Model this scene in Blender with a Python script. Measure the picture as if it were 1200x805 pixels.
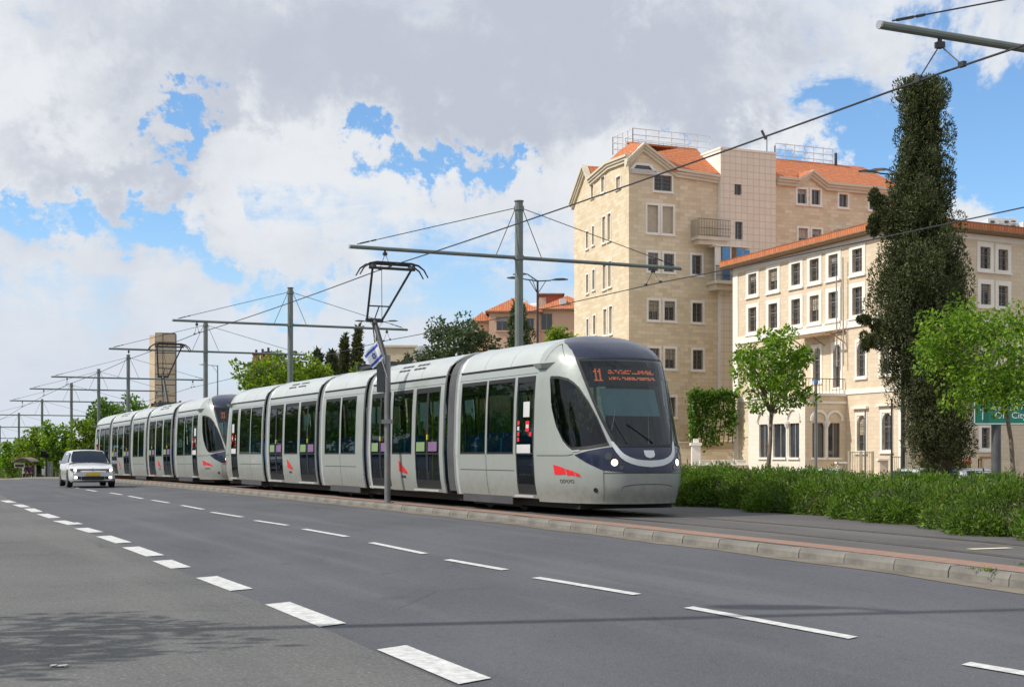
import bpy, bmesh, math, random
import numpy as np
from mathutils import Vector, Matrix
PI = math.pi
for o in list(bpy.data.objects):
    bpy.data.objects.remove(o, do_unlink=True)
SC = bpy.context.scene
COL = SC.collection

# ------------------------------------------------------------------ camera
F = 1650.0            # focal length in photo pixels (photo is 1200 wide)
HOR = 532.0           # horizon row
CAMH = 1.3
cam_d = bpy.data.cameras.new('camera')
cam_d.sensor_width = 36.0
cam_d.lens = 36.0 * F / 1200.0
cam_d.shift_y = (HOR - 402.5) / 1200.0
cam_d.clip_start = 0.1
cam_d.clip_end = 6000.0
cam = bpy.data.objects.new('camera', cam_d)
cam.location = (0, 0, CAMH)
cam.rotation_euler = (PI / 2, 0, 0)
COL.objects.link(cam)
SC.camera = cam

# ------------------------------------------------------------------ light
SUN_EL = math.radians(43.0)
SUN_RAY = Vector((0.98, 0.20, 0)).normalized()      # horizontal travel direction of sunlight
sun_d = bpy.data.lights.new('sun', 'SUN')
sun_d.energy = 3.9
sun_d.angle = math.radians(0.55)
sun_d.color = (1.0, 0.945, 0.86)
sun = bpy.data.objects.new('sun', sun_d)
ray = Vector((SUN_RAY.x * math.cos(SUN_EL), SUN_RAY.y * math.cos(SUN_EL), -math.sin(SUN_EL)))
sun.rotation_euler = ray.to_track_quat('-Z', 'Y').to_euler()
sun.location = (-60, -15, 60)
COL.objects.link(sun)
SC.view_settings.view_transform = 'Standard'
SC.view_settings.look = 'None'
SC.view_settings.exposure = 0.0
SC.view_settings.gamma = 1.0
SC.view_settings.use_curve_mapping = False
SC.render.engine = 'CYCLES'
SC.cycles.use_denoising = True
SC.cycles.max_bounces = 8
SC.cycles.transparent_max_bounces = 12
SC.cycles.sample_clamp_indirect = 6.0

# ------------------------------------------------------------------ world: sky + clouds
W = bpy.data.worlds.new('World')
SC.world = W
W.use_nodes = True
NT = W.node_tree
NT.nodes.clear()
SKY_STR = 0.10

class NX:
    """tiny helper for node maths"""
    def __init__(s, nt): s.nt = nt
    def node(s, typ, **kw):
        n = s.nt.nodes.new(typ)
        for k, v in kw.items(): setattr(n, k, v)
        return n
    def put(s, sock, v):
        if hasattr(v, 'is_output'): s.nt.links.new(v, sock)
        else: sock.default_value = v
    def m(s, op, a, b=None, c=None, clamp=False):
        n = s.node('ShaderNodeMath', operation=op); n.use_clamp = clamp
        s.put(n.inputs[0], a)
        if b is not None: s.put(n.inputs[1], b)
        if c is not None: s.put(n.inputs[2], c)
        return n.outputs[0]
    def ramp(s, v, a, b, lo=0.0, hi=1.0, smooth=True):
        n = s.node('ShaderNodeMapRange'); n.interpolation_type = 'SMOOTHSTEP' if smooth else 'LINEAR'
        s.put(n.inputs[0], v)
        for i, x in zip((1, 2, 3, 4), (a, b, lo, hi)): n.inputs[i].default_value = x
        return n.outputs[0]
    def mix(s, f, a, b, blend='MIX'):
        n = s.node('ShaderNodeMix', data_type='RGBA', blend_type=blend)
        s.put(n.inputs[0], f)
        for sock, v in ((n.inputs[6], a), (n.inputs[7], b)):
            s.put(sock, v if hasattr(v, 'is_output') else (*v[:3], 1.0))
        return n.outputs[2]
    def noise(s, vec, scale, detail=4, rough=.5, dist=0.0, w=None):
        n = s.node('ShaderNodeTexNoise')
        if vec is not None: s.nt.links.new(vec, n.inputs['Vector'])
        n.inputs['Scale'].default_value = scale
        n.inputs['Detail'].default_value = detail
        n.inputs['Roughness'].default_value = rough
        n.inputs['Distortion'].default_value = dist
        return n.outputs['Fac']

def build_sky():
    x = NX(NT)
    tc = x.node('ShaderNodeTexCoord').outputs['Generated']
    sp = x.node('ShaderNodeSeparateXYZ'); NT.links.new(tc, sp.inputs[0])
    dx, dy, dz = sp.outputs
    up = x.m('MAXIMUM', dz, 0.0)
    h = x.m('ADD', up, 0.16)
    cp = x.node('ShaderNodeCombineXYZ')
    NT.links.new(x.m('DIVIDE', dx, h), cp.inputs[0]); NT.links.new(x.m('DIVIDE', dy, h), cp.inputs[1])
    p = cp.outputs[0]
    warp = x.noise(p, 2.2, 3, .55)
    cp2 = x.node('ShaderNodeVectorMath', operation='ADD'); NT.links.new(p, cp2.inputs[0])
    wv = x.node('ShaderNodeCombineXYZ')
    wz = x.m('MULTIPLY', x.m('SUBTRACT', warp, .5), .35)
    NT.links.new(wz, wv.inputs[0]); NT.links.new(wz, wv.inputs[1])
    NT.links.new(wv.outputs[0], cp2.inputs[1])
    n1 = x.noise(cp2.outputs[0], 1.55, 10, .62, .25)
    n2 = x.noise(cp2.outputs[0], .8, 5, .55, .2)
    # billow detail in direction space keeps cloud edges round rather than streaked
    n3 = x.noise(tc, 9.0, 8, .6, .3)
    az = x.m('ARCTAN2', dx, dy)
    el = x.m('ARCSINE', dz)
    n4 = x.noise(tc, 5.5, 9, .66, .2)
    n5 = x.noise(tc, 21.0, 7, .62, .2)
    mpo = x.node('ShaderNodeVectorMath', operation='ADD'); NT.links.new(tc, mpo.inputs[0]); mpo.inputs[1].default_value = (3.7, 1.3, 8.1)
    n6 = x.noise(mpo.outputs[0], 6.5, 9, .66, .2)
    azw = x.m('ADD', x.m('ADD', az, x.m('MULTIPLY', x.m('SUBTRACT', n4, .5), .42)), x.m('MULTIPLY', x.m('SUBTRACT', n5, .5), .16))
    elw = x.m('ADD', x.m('ADD', el, x.m('MULTIPLY', x.m('SUBTRACT', n6, .5), .30)), x.m('MULTIPLY', x.m('SUBTRACT', n5, .5), -.12))
    def gauss(px, py, rx, ry):
        a0 = math.atan((px - 600) / F); e0 = math.atan((HOR - py) / F * math.cos(a0))
        u = x.m('DIVIDE', x.m('SUBTRACT', azw, a0), rx / F)
        v = x.m('DIVIDE', x.m('SUBTRACT', elw, e0), ry / F)
        r2 = x.m('MULTIPLY_ADD', u, u, x.m('MULTIPLY', v, v))
        return x.m('EXPONENT', x.m('MULTIPLY', r2, -1.0))
    cover = [  # cloud banks (+) and blue gaps (-), placed by direction
        (430, 95, 300, 85, .22), (90, 165, 120, 60, .2), (760, 90, 150, 85, .2), (300, 215, 75, 60, .2),
        (930, 150, 70, 45, .13), (600, 260, 120, 90, .10), (60, 60, 90, 60, .12), (1075, 160, 40, 25, .12), (1130, 235, 60, 30, .07),
        (205, 132, 52, 30, -.52), (425, 215, 85, 26, -.40), (155, 250, 36, 46, -.38), (512, 205, 20, 28, -.24),
        (1130, 110, 130, 70, -.46), (1010, 200, 70, 50, -.26), (1190, 190, 90, 60, -.34), (250, 310, 45, 30, -.30), (45, 225, 55, 20, -.30), (60, 330, 60, 30, -.07), (330, 270, 60, 25, -.10), (480, 330, 90, 40, -.10), (640, 330, 70, 50, -.12), (150, 350, 130, 40, .07), (60, 290, 60, 25, .08),
        (560, 315, 40, 18, -.15), (785, 135, 18, 10, -.32), (1040, 30, 60, 26, -.12)]
    c = x.m('MULTIPLY_ADD', n1, .62, x.m('MULTIPLY_ADD', n3, .20, x.m('MULTIPLY', n5, .18)))
    for (px, py, rx, ry, a) in cover:
        c = x.m('MULTIPLY_ADD', gauss(px, py, rx, ry), a, c)
    dens = x.ramp(c, .30, .53)
    greys = [(470, 125, 210, 62, .75), (270, 30, 260, 50, .5), (105, 165, 120, 45, .55), (760, 80, 190, 70, .8),
             (620, 20, 160, 40, .4), (300, 180, 60, 25, -.35), (560, 120, 30, 60, -.2), (40, 60, 70, 60, -.35), (930, 150, 80, 35, -.45), (660, 210, 60, 40, -.2)]
    g = x.m('MULTIPLY_ADD', x.m('SUBTRACT', n2, .5), 1.5, .20)
    for (px, py, rx, ry, a) in greys:
        g = x.m('MULTIPLY_ADD', gauss(px, py, rx, ry), a, g)
    g = x.m('ADD', g, x.m('MULTIPLY', x.m('SUBTRACT', n3, .5), -1.1))
    g = x.m('ADD', g, x.m('MULTIPLY', x.m('SUBTRACT', n5, .5), -.8))
    g = x.ramp(g, -.12, 1.05)
    k = 1.0 / SKY_STR
    cloud = x.mix(g, (.82 * k, .85 * k, .89 * k), (.53 * k, .57 * k, .66 * k))
    sky = x.node('ShaderNodeTexSky')
    sky.sky_type = 'NISHITA'; sky.sun_disc = False
    sky.sun_elevation = SUN_EL
    sky.sun_rotation = math.atan2(-SUN_RAY.x, -SUN_RAY.y)
    sky.altitude = 750; sky.air_density = 1.0; sky.dust_density = .6; sky.ozone_density = 2.0
    blue = x.mix(1.0, sky.outputs[0], (1.25, 1.55, 1.75), 'MULTIPLY')
    col = x.mix(dens, blue, cloud)
    haze = x.ramp(el, .0, .18, .80, 0.0)
    col = x.mix(haze, col, (.66 * k, .725 * k, .83 * k))
    bg = x.node('ShaderNodeBackground'); NT.links.new(col, bg.inputs[0]); bg.inputs[1].default_value = SKY_STR
    out = x.node('ShaderNodeOutputWorld'); NT.links.new(bg.outputs[0], out.inputs[0])
build_sky()

# ------------------------------------------------------------------ helpers
def gp(px, py, z=0.0):
    """ground point seen at a photo pixel, at height z"""
    d = F * (CAMH - z) / (py - HOR)
    return Vector(((px - 600) / F * d, d, z))
def pt(px, py, d):
    return Vector(((px - 600) / F * d, d, CAMH + (HOR - py) / F * d))

class MB:
    def __init__(s): s.v = []; s.f = []; s.uv = []
    def poly(s, pts, uv=None):
        n = len(s.v); s.v.extend([tuple(p) for p in pts]); s.f.append(tuple(range(n, n + len(pts)))); s.uv.append(uv)
    def box(s, x0, x1, y0, y1, z0, z1):
        n = len(s.v)
        s.v.extend([(x0, y0, z0), (x1, y0, z0), (x1, y1, z0), (x0, y1, z0), (x0, y0, z1), (x1, y0, z1), (x1, y1, z1), (x0, y1, z1)])
        for q in ((0, 3, 2, 1), (4, 5, 6, 7), (0, 1, 5, 4), (1, 2, 6, 5), (2, 3, 7, 6), (3, 0, 4, 7)):
            s.f.append(tuple(n + i for i in q)); s.uv.append(None)
        return s
    def obox(s, c, ax, ay, az):
        """box centred at c with half-axis vectors"""
        c, ax, ay, az = Vector(c), Vector(ax), Vector(ay), Vector(az)
        n = len(s.v)
        for k in ((-1, -1, -1), (1, -1, -1), (1, 1, -1), (-1, 1, -1), (-1, -1, 1), (1, -1, 1), (1, 1, 1), (-1, 1, 1)):
            s.v.append(tuple(c + ax * k[0] + ay * k[1] + az * k[2]))
        for q in ((0, 3, 2, 1), (4, 5, 6, 7), (0, 1, 5, 4), (1, 2, 6, 5), (2, 3, 7, 6), (3, 0, 4, 7)):
            s.f.append(tuple(n + i for i in q)); s.uv.append(None)
        return s
    def bar(s, p, q, w, h=None, up=(0, 0, 1)):
        p, q = Vector(p), Vector(q); h = w if h is None else h
        d = (q - p); a = d.normalized(); u = Vector(up)
        if abs(a.dot(u)) > .98: u = Vector((1, 0, 0))
        b = a.cross(u).normalized(); c = b.cross(a).normalized()
        return s.obox((p + q) / 2, d / 2, b * w / 2, c * h / 2)
    def tube(s, pts, r, n=8, cap=True):
        pts = [Vector(p) for p in pts]
        rs = r if isinstance(r, (list, tuple)) else [r] * len(pts)
        base = len(s.v); prev = None
        for i, p in enumerate(pts):
            d = (pts[min(i + 1, len(pts) - 1)] - pts[max(i - 1, 0)]).normalized()
            if prev is None:
                u = Vector((0, 0, 1)) if abs(d.z) < .9 else Vector((1, 0, 0))
                b = d.cross(u).normalized()
            else:
                b = (prev - d * prev.dot(d)).normalized()
            c = d.cross(b); prev = b
            for k in range(n):
                a = 2 * PI * k / n
                s.v.append(tuple(p + (b * math.cos(a) + c * math.sin(a)) * rs[i]))
        for i in range(len(pts) - 1):
            for k in range(n):
                k2 = (k + 1) % n
                s.f.append((base + i * n + k, base + i * n + k2, base + (i + 1) * n + k2, base + (i + 1) * n + k)); s.uv.append(None)
        if cap:
            s.f.append(tuple(base + k for k in range(n))[::-1]); s.uv.append(None)
            s.f.append(tuple(base + (len(pts) - 1) * n + k for k in range(n))); s.uv.append(None)
        return s
    def grid(s, rows, flip=False):
        n = len(s.v); R = len(rows); C = len(rows[0])
        for r in rows: s.v.extend([tuple(p) for p in r])
        for i in range(R - 1):
            for j in range(C - 1):
                q = (n + i * C + j, n + i * C + j + 1, n + (i + 1) * C + j + 1, n + (i + 1) * C + j)
                s.f.append(q[::-1] if flip else q); s.uv.append(None)
        return s
    def prism(s, poly, off):
        """closed prism: polygon (3D points) extruded by vector off"""
        off = Vector(off); a = [Vector(p) for p in poly]; b = [p + off for p in a]
        s.poly(a[::-1]); s.poly(b)
        for i in range(len(a)):
            j = (i + 1) % len(a); s.poly([a[i], a[j], b[j], b[i]])
        return s
    def disc(s, c, nrm, r, n=16, thick=0.0):
        c, nrm = Vector(c), Vector(nrm).normalized()
        u = Vector((0, 0, 1)) if abs(nrm.z) < .9 else Vector((1, 0, 0))
        b = nrm.cross(u).normalized(); e = nrm.cross(b)
        P = [c + (b * math.cos(2 * PI * k / n) + e * math.sin(2 * PI * k / n)) * r for k in range(n)]
        if thick: s.prism(P, nrm * thick)
        else: s.poly(P)
        return s
    def mesh(s, name, mat=None, smooth=False):
        me = bpy.data.meshes.new(name)
        me.from_pydata(s.v, [], s.f)
        if any(u is not None for u in s.uv):
            L = me.uv_layers.new(name='UVMap'); k = 0; data = []
            for f, u in zip(s.f, s.uv):
                for i in range(len(f)): data.extend(u[i] if u is not None else (0.0, 0.0))
            L.data.foreach_set('uv', data)
        if mat is not None: me.materials.append(mat)
        if smooth:
            me.polygons.foreach_set('use_smooth', [True] * len(me.polygons))
        me.update()
        return me
    def build(s, name, mat, parent=None, smooth=False, loc=None):
        o = bpy.data.objects.new(name, s.mesh(name, mat, smooth)); COL.objects.link(o)
        if parent is not None: o.parent = parent
        if loc is not None: o.location = loc
        return o

def fix_normals(o):
    bm = bmesh.new(); bm.from_mesh(o.data); bmesh.ops.remove_doubles(bm, verts=bm.verts, dist=1e-5)
    bmesh.ops.recalc_face_normals(bm, faces=bm.faces); bm.to_mesh(o.data); bm.free()
    return o
def auto_smooth(o, deg=35):
    me = o.data
    me.polygons.foreach_set('use_smooth', [True] * len(me.polygons))
    try: me.set_sharp_from_angle(angle=math.radians(deg))
    except Exception: pass
    return o
def obj(name, me, parent=None, loc=None):
    o = bpy.data.objects.new(name, me); COL.objects.link(o)
    if parent is not None: o.parent = parent
    if loc is not None: o.location = loc
    return o
def tag(o, label=None, cat=None, group=None, kind=None):
    if label: o['label'] = label
    if cat: o['category'] = cat
    if group: o['group'] = group
    if kind: o['kind'] = kind
    return o
def thing(name, label, cat, loc=(0, 0, 0), rz=0, group=None):
    o = bpy.data.objects.new(name, None); COL.objects.link(o)
    o.empty_display_size = .2; o.location = loc; o.rotation_euler = (0, 0, rz)
    return tag(o, label, cat, group)
def copy_tree(o, parent=None):
    c = o.copy(); COL.objects.link(c); c.parent = parent
    for ch in list(o.children): copy_tree(ch, c)
    return c
def raw_mesh(name, V, Fq, mat):
    """fast mesh from numpy arrays, faces all the same size"""
    V = np.asarray(V, dtype=np.float32); Fq = np.asarray(Fq, dtype=np.int32)
    me = bpy.data.meshes.new(name); n, k = Fq.shape
    me.vertices.add(len(V)); me.vertices.foreach_set('co', V.ravel())
    me.loops.add(n * k); me.loops.foreach_set('vertex_index', Fq.ravel())
    me.polygons.add(n); me.polygons.foreach_set('loop_start', np.arange(0, n * k, k, dtype=np.int32))
    me.polygons.foreach_set('loop_total', np.full(n, k, dtype=np.int32))
    me.update(calc_edges=True)
    if mat is not None: me.materials.append(mat)
    return me

# ------------------------------------------------------------------ materials
MATS = {}
def pm(name, col, rough=.6, metal=0.0, var=.12, scale=3.0, bump=0.0, bscale=None, spec=.5, coat=0.0, detail=5, col2=None, emis=None, estr=0.0, stretch=None):
    """principled material with a little procedural colour and relief variation"""
    m = bpy.data.materials.new(name); m.use_nodes = True
    nt = m.node_tree; x = NX(nt); b = nt.nodes['Principled BSDF']
    tc = x.node('ShaderNodeTexCoord').outputs['Object']
    if stretch:
        mp = x.node('ShaderNodeMapping'); mp.inputs['Scale'].default_value = stretch
        nt.links.new(tc, mp.inputs[0]); tc = mp.outputs[0]
    if var or col2:
        n = x.noise(tc, scale, detail, .6)
        f = x.ramp(n, .3, .7)
        c2 = col2 if col2 else tuple(min(1, c * (1 + var)) for c in col)
        c1 = col if col2 else tuple(c * (1 - var) for c in col)
        nt.links.new(x.mix(f, c1, c2), b.inputs['Base Color'])
        r = x.ramp(n, .2, .8, max(0, rough - .06), min(1, rough + .06), False)
        nt.links.new(r, b.inputs['Roughness'])
    else:
        b.inputs['Base Color'].default_value = (*col, 1); b.inputs['Roughness'].default_value = rough
    b.inputs['Metallic'].default_value = metal
    b.inputs['Specular IOR Level'].default_value = spec
    b.inputs['Coat Weight'].default_value = coat
    b.inputs['Coat Roughness'].default_value = .06
    if bump:
        bn = x.node('ShaderNodeBump'); bn.inputs['Strength'].default_value = bump
        bn.inputs['Distance'].default_value = .02
        nt.links.new(x.noise(tc, bscale or scale * 8, 4, .6), bn.inputs['Height']); nt.links.new(bn.outputs[0], b.inputs['Normal'])
    if emis:
        b.inputs['Emission Color'].default_value = (*emis, 1); b.inputs['Emission Strength'].default_value = estr
    MATS[name] = m
    return m

def glass_mat(name, tint, through, rough=.02, refl=1.0):
    """thin window glass: tinted see-through mixed with mirror reflection by angle"""
    m = bpy.data.materials.new(name); m.use_nodes = True
    nt = m.node_tree; nt.nodes.clear(); x = NX(nt)
    tr = x.node('ShaderNodeBsdfTransparent'); tr.inputs[0].default_value = (*[t * through for t in tint], 1)
    gl = x.node('ShaderNodeBsdfGlossy'); gl.inputs[0].default_value = (.95, .97, 1, 1); gl.inputs['Roughness'].default_value = rough
    fr = x.node('ShaderNodeFresnel'); fr.inputs[0].default_value = 1.52
    fac = x.m('MULTIPLY', fr.outputs[0], refl, clamp=True)
    mx = x.node('ShaderNodeMixShader'); nt.links.new(fac, mx.inputs[0]); nt.links.new(tr.outputs[0], mx.inputs[1]); nt.links.new(gl.outputs[0], mx.inputs[2])
    out = x.node('ShaderNodeOutputMaterial'); nt.links.new(mx.outputs[0], out.inputs[0])
    MATS[name] = m
    return m

def stone_mat(name, c1, c2, mortar, bw=.62, rh=.30, ms=.012, rough=.85, bump=.35, offset=.5, blot=.25):
    """coursed stone in metres on the wall's own UV"""
    m = bpy.data.materials.new(name); m.use_nodes = True
    nt = m.node_tree; x = NX(nt); b = nt.nodes['Principled BSDF']
    uv = x.node('ShaderNodeTexCoord').outputs['UV']
    br = x.node('ShaderNodeTexBrick'); br.offset = offset
    nt.links.new(uv, br.inputs['Vector'])
    br.inputs['Color1'].default_value = (*c1, 1); br.inputs['Color2'].default_value = (*c2, 1); br.inputs['Mortar'].default_value = (*mortar, 1)
    br.inputs['Scale'].default_value = 1.0; br.inputs['Mortar Size'].default_value = ms; br.inputs['Mortar Smooth'].default_value = .3
    br.inputs['Bias'].default_value = 0.0; br.inputs['Brick Width'].default_value = bw; br.inputs['Row Height'].default_value = rh
    n = x.noise(uv, .35, 6, .65)
    n2 = x.noise(uv, 14, 5, .6)
    mp = x.node('ShaderNodeMapping'); mp.inputs['Scale'].default_value = (1.2, .10, 1); nt.links.new(uv, mp.inputs[0])
    streak = x.noise(mp.outputs[0], 1.6, 5, .6)
    c = x.mix(x.ramp(n, .35, .7, 0, blot), br.outputs['Color'], tuple(v * .72 for v in c1))
    c = x.mix(x.ramp(streak, .55, .8, 0, blot), c, tuple(v * .55 for v in c2))
    c = x.mix(x.ramp(n2, .3, .7, 0, .18), c, tuple(min(1, v * 1.25) for v in c1))
    nt.links.new(c, b.inputs['Base Color']); b.inputs['Roughness'].default_value = rough
    b.inputs['Specular IOR Level'].default_value = .3
    bn = x.node('ShaderNodeBump'); bn.inputs['Strength'].default_value = bump; bn.inputs['Distance'].default_value = .03
    hgt = x.m('SUBTRACT', x.m('MULTIPLY', n2, .4), br.outputs['Fac'])
    nt.links.new(hgt, bn.inputs['Height']); nt.links.new(bn.outputs[0], b.inputs['Normal'])
    MATS[name] = m
    return m

def leaf_mat(name, dark, mid, light, trans=.35, rough=.55):
    m = bpy.data.materials.new(name); m.use_nodes = True
    nt = m.node_tree; x = NX(nt); b = nt.nodes['Principled BSDF']; out = nt.nodes['Material Output']
    g = x.node('ShaderNodeNewGeometry')
    rp = x.node('ShaderNodeValToRGB'); e = rp.color_ramp.elements
    e[0].position = 0; e[0].color = (*dark, 1); e[1].position = 1; e[1].color = (*light, 1)
    k = rp.color_ramp.elements.new(.55); k.color = (*mid, 1)
    nt.links.new(g.outputs['Random Per Island'], rp.inputs[0])
    tc = x.node('ShaderNodeTexCoord').outputs['Object']
    n = x.noise(tc, 1.3, 3, .5)
    c = x.mix(x.ramp(n, .3, .7, 0, .45), rp.outputs[0], dark)
    nt.links.new(c, b.inputs['Base Color']); b.inputs['Roughness'].default_value = rough; b.inputs['Specular IOR Level'].default_value = .35
    tl = x.node('ShaderNodeBsdfTranslucent')
    nt.links.new(x.mix(1.0, c, (1.25, 1.35, .55), 'MULTIPLY'), tl.inputs[0])
    mx = x.node('ShaderNodeMixShader'); mx.inputs[0].default_value = trans
    nt.links.new(b.outputs[0], mx.inputs[1]); nt.links.new(tl.outputs[0], mx.inputs[2]); nt.links.new(mx.outputs[0], out.inputs[0])
    MATS[name] = m
    return m

def road_mat(name, base, dark, light, speck=.5, ruts=False):
    m = bpy.data.materials.new(name); m.use_nodes = True
    nt = m.node_tree; x = NX(nt); b = nt.nodes['Principled BSDF']
    uv = x.node('ShaderNodeTexCoord').outputs['UV']           # (across, along) in metres
    big = x.noise(uv, .22, 5, .6)
    mp = x.node('ShaderNodeMapping'); mp.inputs['Scale'].default_value = (1.0, .07, 1); nt.links.new(uv, mp.inputs[0])
    along = x.noise(mp.outputs[0], 1.1, 5, .55)
    fine = x.noise(uv, 34, 4, .75)
    mid = x.noise(uv, 9, 4, .65)
    c = x.mix(x.ramp(big, .32, .68), base, dark)
    c = x.mix(x.ramp(along, .45, .72, 0, .55), c, light)
    su = x.node('ShaderNodeSeparateXYZ'); nt.links.new(uv, su.inputs[0])
    if ruts:
        for (c0, wd) in ruts:
            k = x.m('DIVIDE', x.m('SUBTRACT', x.m('ADD', su.outputs[0], x.m('MULTIPLY', x.m('SUBTRACT', along, .5), .5)), c0), wd)
            gk = x.m('MULTIPLY', x.m('EXPONENT', x.m('MULTIPLY', x.m('MULTIPLY', k, k), -1.0)), x.ramp(big, .25, .7, .25, .75))
            c = x.mix(gk, c, tuple(v * .80 for v in dark))
    vo = x.node('ShaderNodeTexVoronoi'); vo.feature = 'DISTANCE_TO_EDGE'; vo.inputs['Scale'].default_value = .33
    wv = x.node('ShaderNodeVectorMath', operation='ADD'); nt.links.new(uv, wv.inputs[0])
    cb = x.node('ShaderNodeCombineXYZ'); nt.links.new(x.m('MULTIPLY', mid, .35), cb.inputs[0]); nt.links.new(x.m('MULTIPLY', big, 1.2), cb.inputs[1]); nt.links.new(cb.outputs[0], wv.inputs[1]); nt.links.new(wv.outputs[0], vo.inputs['Vector'])
    crack = x.m('MULTIPLY', x.ramp(vo.outputs['Distance'], .0, .012, 1.0, 0.0), x.ramp(big, .52, .66, 0.0, .55))
    c = x.mix(crack, c, tuple(v * .35 for v in dark))
    stain = x.noise(uv, .9, 4, .5)
    c = x.mix(x.ramp(stain, .66, .74, 0, .45), c, tuple(v * .7 for v in dark))
    c = x.mix(x.ramp(mid, .5, .75, 0, .3), c, tuple(v * .6 for v in dark))
    c = x.mix(x.ramp(fine, .52, .78, 0, speck), c, tuple(min(1, v * 2.1) for v in light))
    c = x.mix(x.ramp(fine, .48, .22, 0, speck), c, tuple(v * .45 for v in dark))
    nt.links.new(c, b.inputs['Base Color'])
    nt.links.new(x.ramp(mid, .2, .8, .72, .92, False), b.inputs['Roughness'])
    b.inputs['Specular IOR Level'].default_value = .35
    bn = x.node('ShaderNodeBump'); bn.inputs['Strength'].default_value = .55; bn.inputs['Distance'].default_value = .012
    nt.links.new(x.m('ADD', fine, x.m('MULTIPLY', mid, .6)), bn.inputs['Height']); nt.links.new(bn.outputs[0], b.inputs['Normal'])
    MATS[name] = m
    return m
# ------------------------------------------------------------------ frames of reference in the street
RT = Vector((-.3976, .9176, 0)); RN = Vector((.9176, .3976, 0))        # road direction / to its right
P0 = Vector((.51, 27.2, 0)); TT = Vector((-.4285, .9036, 0)); TN = Vector((.9036, .4285, 0))   # tram track
BED = .13
def sstep(a, b, v):
    k = min(1, max(0, (v - a) / (b - a))); return k * k * (3 - 2 * k)
def grade(x, y):
    """the street is level, then falls away over a crest"""
    u = -.3976 * x + .9176 * y
    if u < 55: return 0.0
    if u < 185: return -.00019 * (u - 55) ** 2
    return max(-.00019 * 130 ** 2 - .0494 * (u - 185), -15.0)
def toff(x, y): return (x - P0.x) * TN.x + (y - P0.y) * TN.y
def gz(x, y):
    return grade(x, y) - .95 * sstep(12.0, 19.0, toff(x, y))
def bend(q): return -.0085 * (q + 3) ** 2 if q < -3 else 0.0
def Wt(q, off, z=0.0):
    """point in the tram-track frame: q metres back along the track, off metres right of the tram's near side"""
    p = P0 + TT * q + TN * (off + bend(max(q, -22)))
    return Vector((p.x, p.y, z + grade(p.x, p.y)))
def Rd(u, lat, z=0.0):
    p = RT * u + RN * lat
    return Vector((p.x, p.y, z + grade(p.x, p.y)))

M_asph = road_mat('asphalt', (.102, .105, .116), (.078, .080, .090), (.132, .134, .144), .6, ruts=[(16.9, .35), (18.5, .35), (20.2, .35), (21.9, .4)])
M_park = road_mat('asphalt_worn', (.135, .135, .132), (.098, .098, .097), (.175, .174, .165), .95)
M_bed = road_mat('track_paving', (.115, .108, .105), (.085, .08, .078), (.15, .14, .132), .4)
M_white = pm('road_paint', (.70, .70, .69), .7, var=.10, scale=11, bump=.25, bscale=60, col2=(.44, .44, .43), detail=9)
M_soil = pm('dry_soil', (.20, .155, .11), .95, var=.25, scale=.4, bump=.3)
M_kerb = pm('kerb_concrete', (.185, .175, .155), .85, var=.28, scale=2.5, bump=.3, bscale=30)
M_grime = pm('gutter_dust', (.17, .145, .115), .95, var=.25, scale=1.6, bump=.2)
M_rail = pm('rail_steel', (.10, .085, .075), .45, .7, var=.2, scale=4)
M_pave = stone_mat('orange_pavers', (.33, .20, .145), (.27, .165, .125), (.19, .145, .12), bw=.2, rh=.1, ms=.008, bump=.25)

def build_ground():
    xs = sorted(set(list(range(-1600, -160, 120)) + list(range(-160, 161, 5)) + list(range(200, 1601, 120))))
    ys = sorted(set(list(range(-160, 0, 20)) + list(range(0, 261, 5)) + list(range(280, 700, 40)) + list(range(700, 3100, 200))))
    m = MB()
    m.grid([[(x, y, gz(x, y) - .06) for x in xs] for y in ys])
    tag(fix_up(m.build('ground', M_soil)), kind='structure')
def fix_up(o):
    return o
build_ground()

KERB = [(-60, -14.5), (-30, -4.6), (-22, -2.6), (-14.2, -1.83 + 1.07), (-7.1, -1.23 + .14), (-3, -.88), (0, -.65), (8, -.47), (14, -.40), (27, -.36), (50, -.42), (90, -.5), (220, -.5)]
def kerb_off(q):
    """kerb line, measured in the bending track frame"""
    K = KERB[1:] if q > -22 else [(-60, -1.6), (-22, -1.25)]
    K = [(-60, -1.2), (-22, -1.0), (-14.2, -.78), (-7.1, -1.02), (-3, -.88), (0, -.66), (8, -.5), (14, -.42), (27, -.38), (50, -.44), (90, -.5), (260, -.5)]
    for (a, b), (c, d) in zip(K, K[1:]):
        if a <= q <= c: return b + (d - b) * (q - a) / (c - a)
    return K[-1][1]

def strip(name, mat, f0, f1, q0, q1, step, cols=2, parent=None, kind='structure'):
    """ribbon along the street; f0(q), f1(q) give its two edges as points"""
    m = MB(); q = q0; rows = []; qs = []
    while q < q1 + 1e-6:
        a, b = f0(q), f1(q)
        rows.append([a.lerp(b, k / (cols - 1)) for k in range(cols)]); qs.append(q); q += step
    w = [(r[0] - r[-1]).length for r in rows]
    for i in range(len(rows) - 1):
        for j in range(cols - 1):
            c = [rows[i][j], rows[i][j + 1], rows[i + 1][j + 1], rows[i + 1][j]]
            uv = [(w[i] * j / (cols - 1), qs[i]), (w[i] * (j + 1) / (cols - 1), qs[i]), (w[i + 1] * (j + 1) / (cols - 1), qs[i + 1]), (w[i + 1] * j / (cols - 1), qs[i + 1])]
            m.poly(c, uv)
    o = m.build(name, mat, parent)
    if kind and parent is None: tag(o, kind=kind)
    return o

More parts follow.
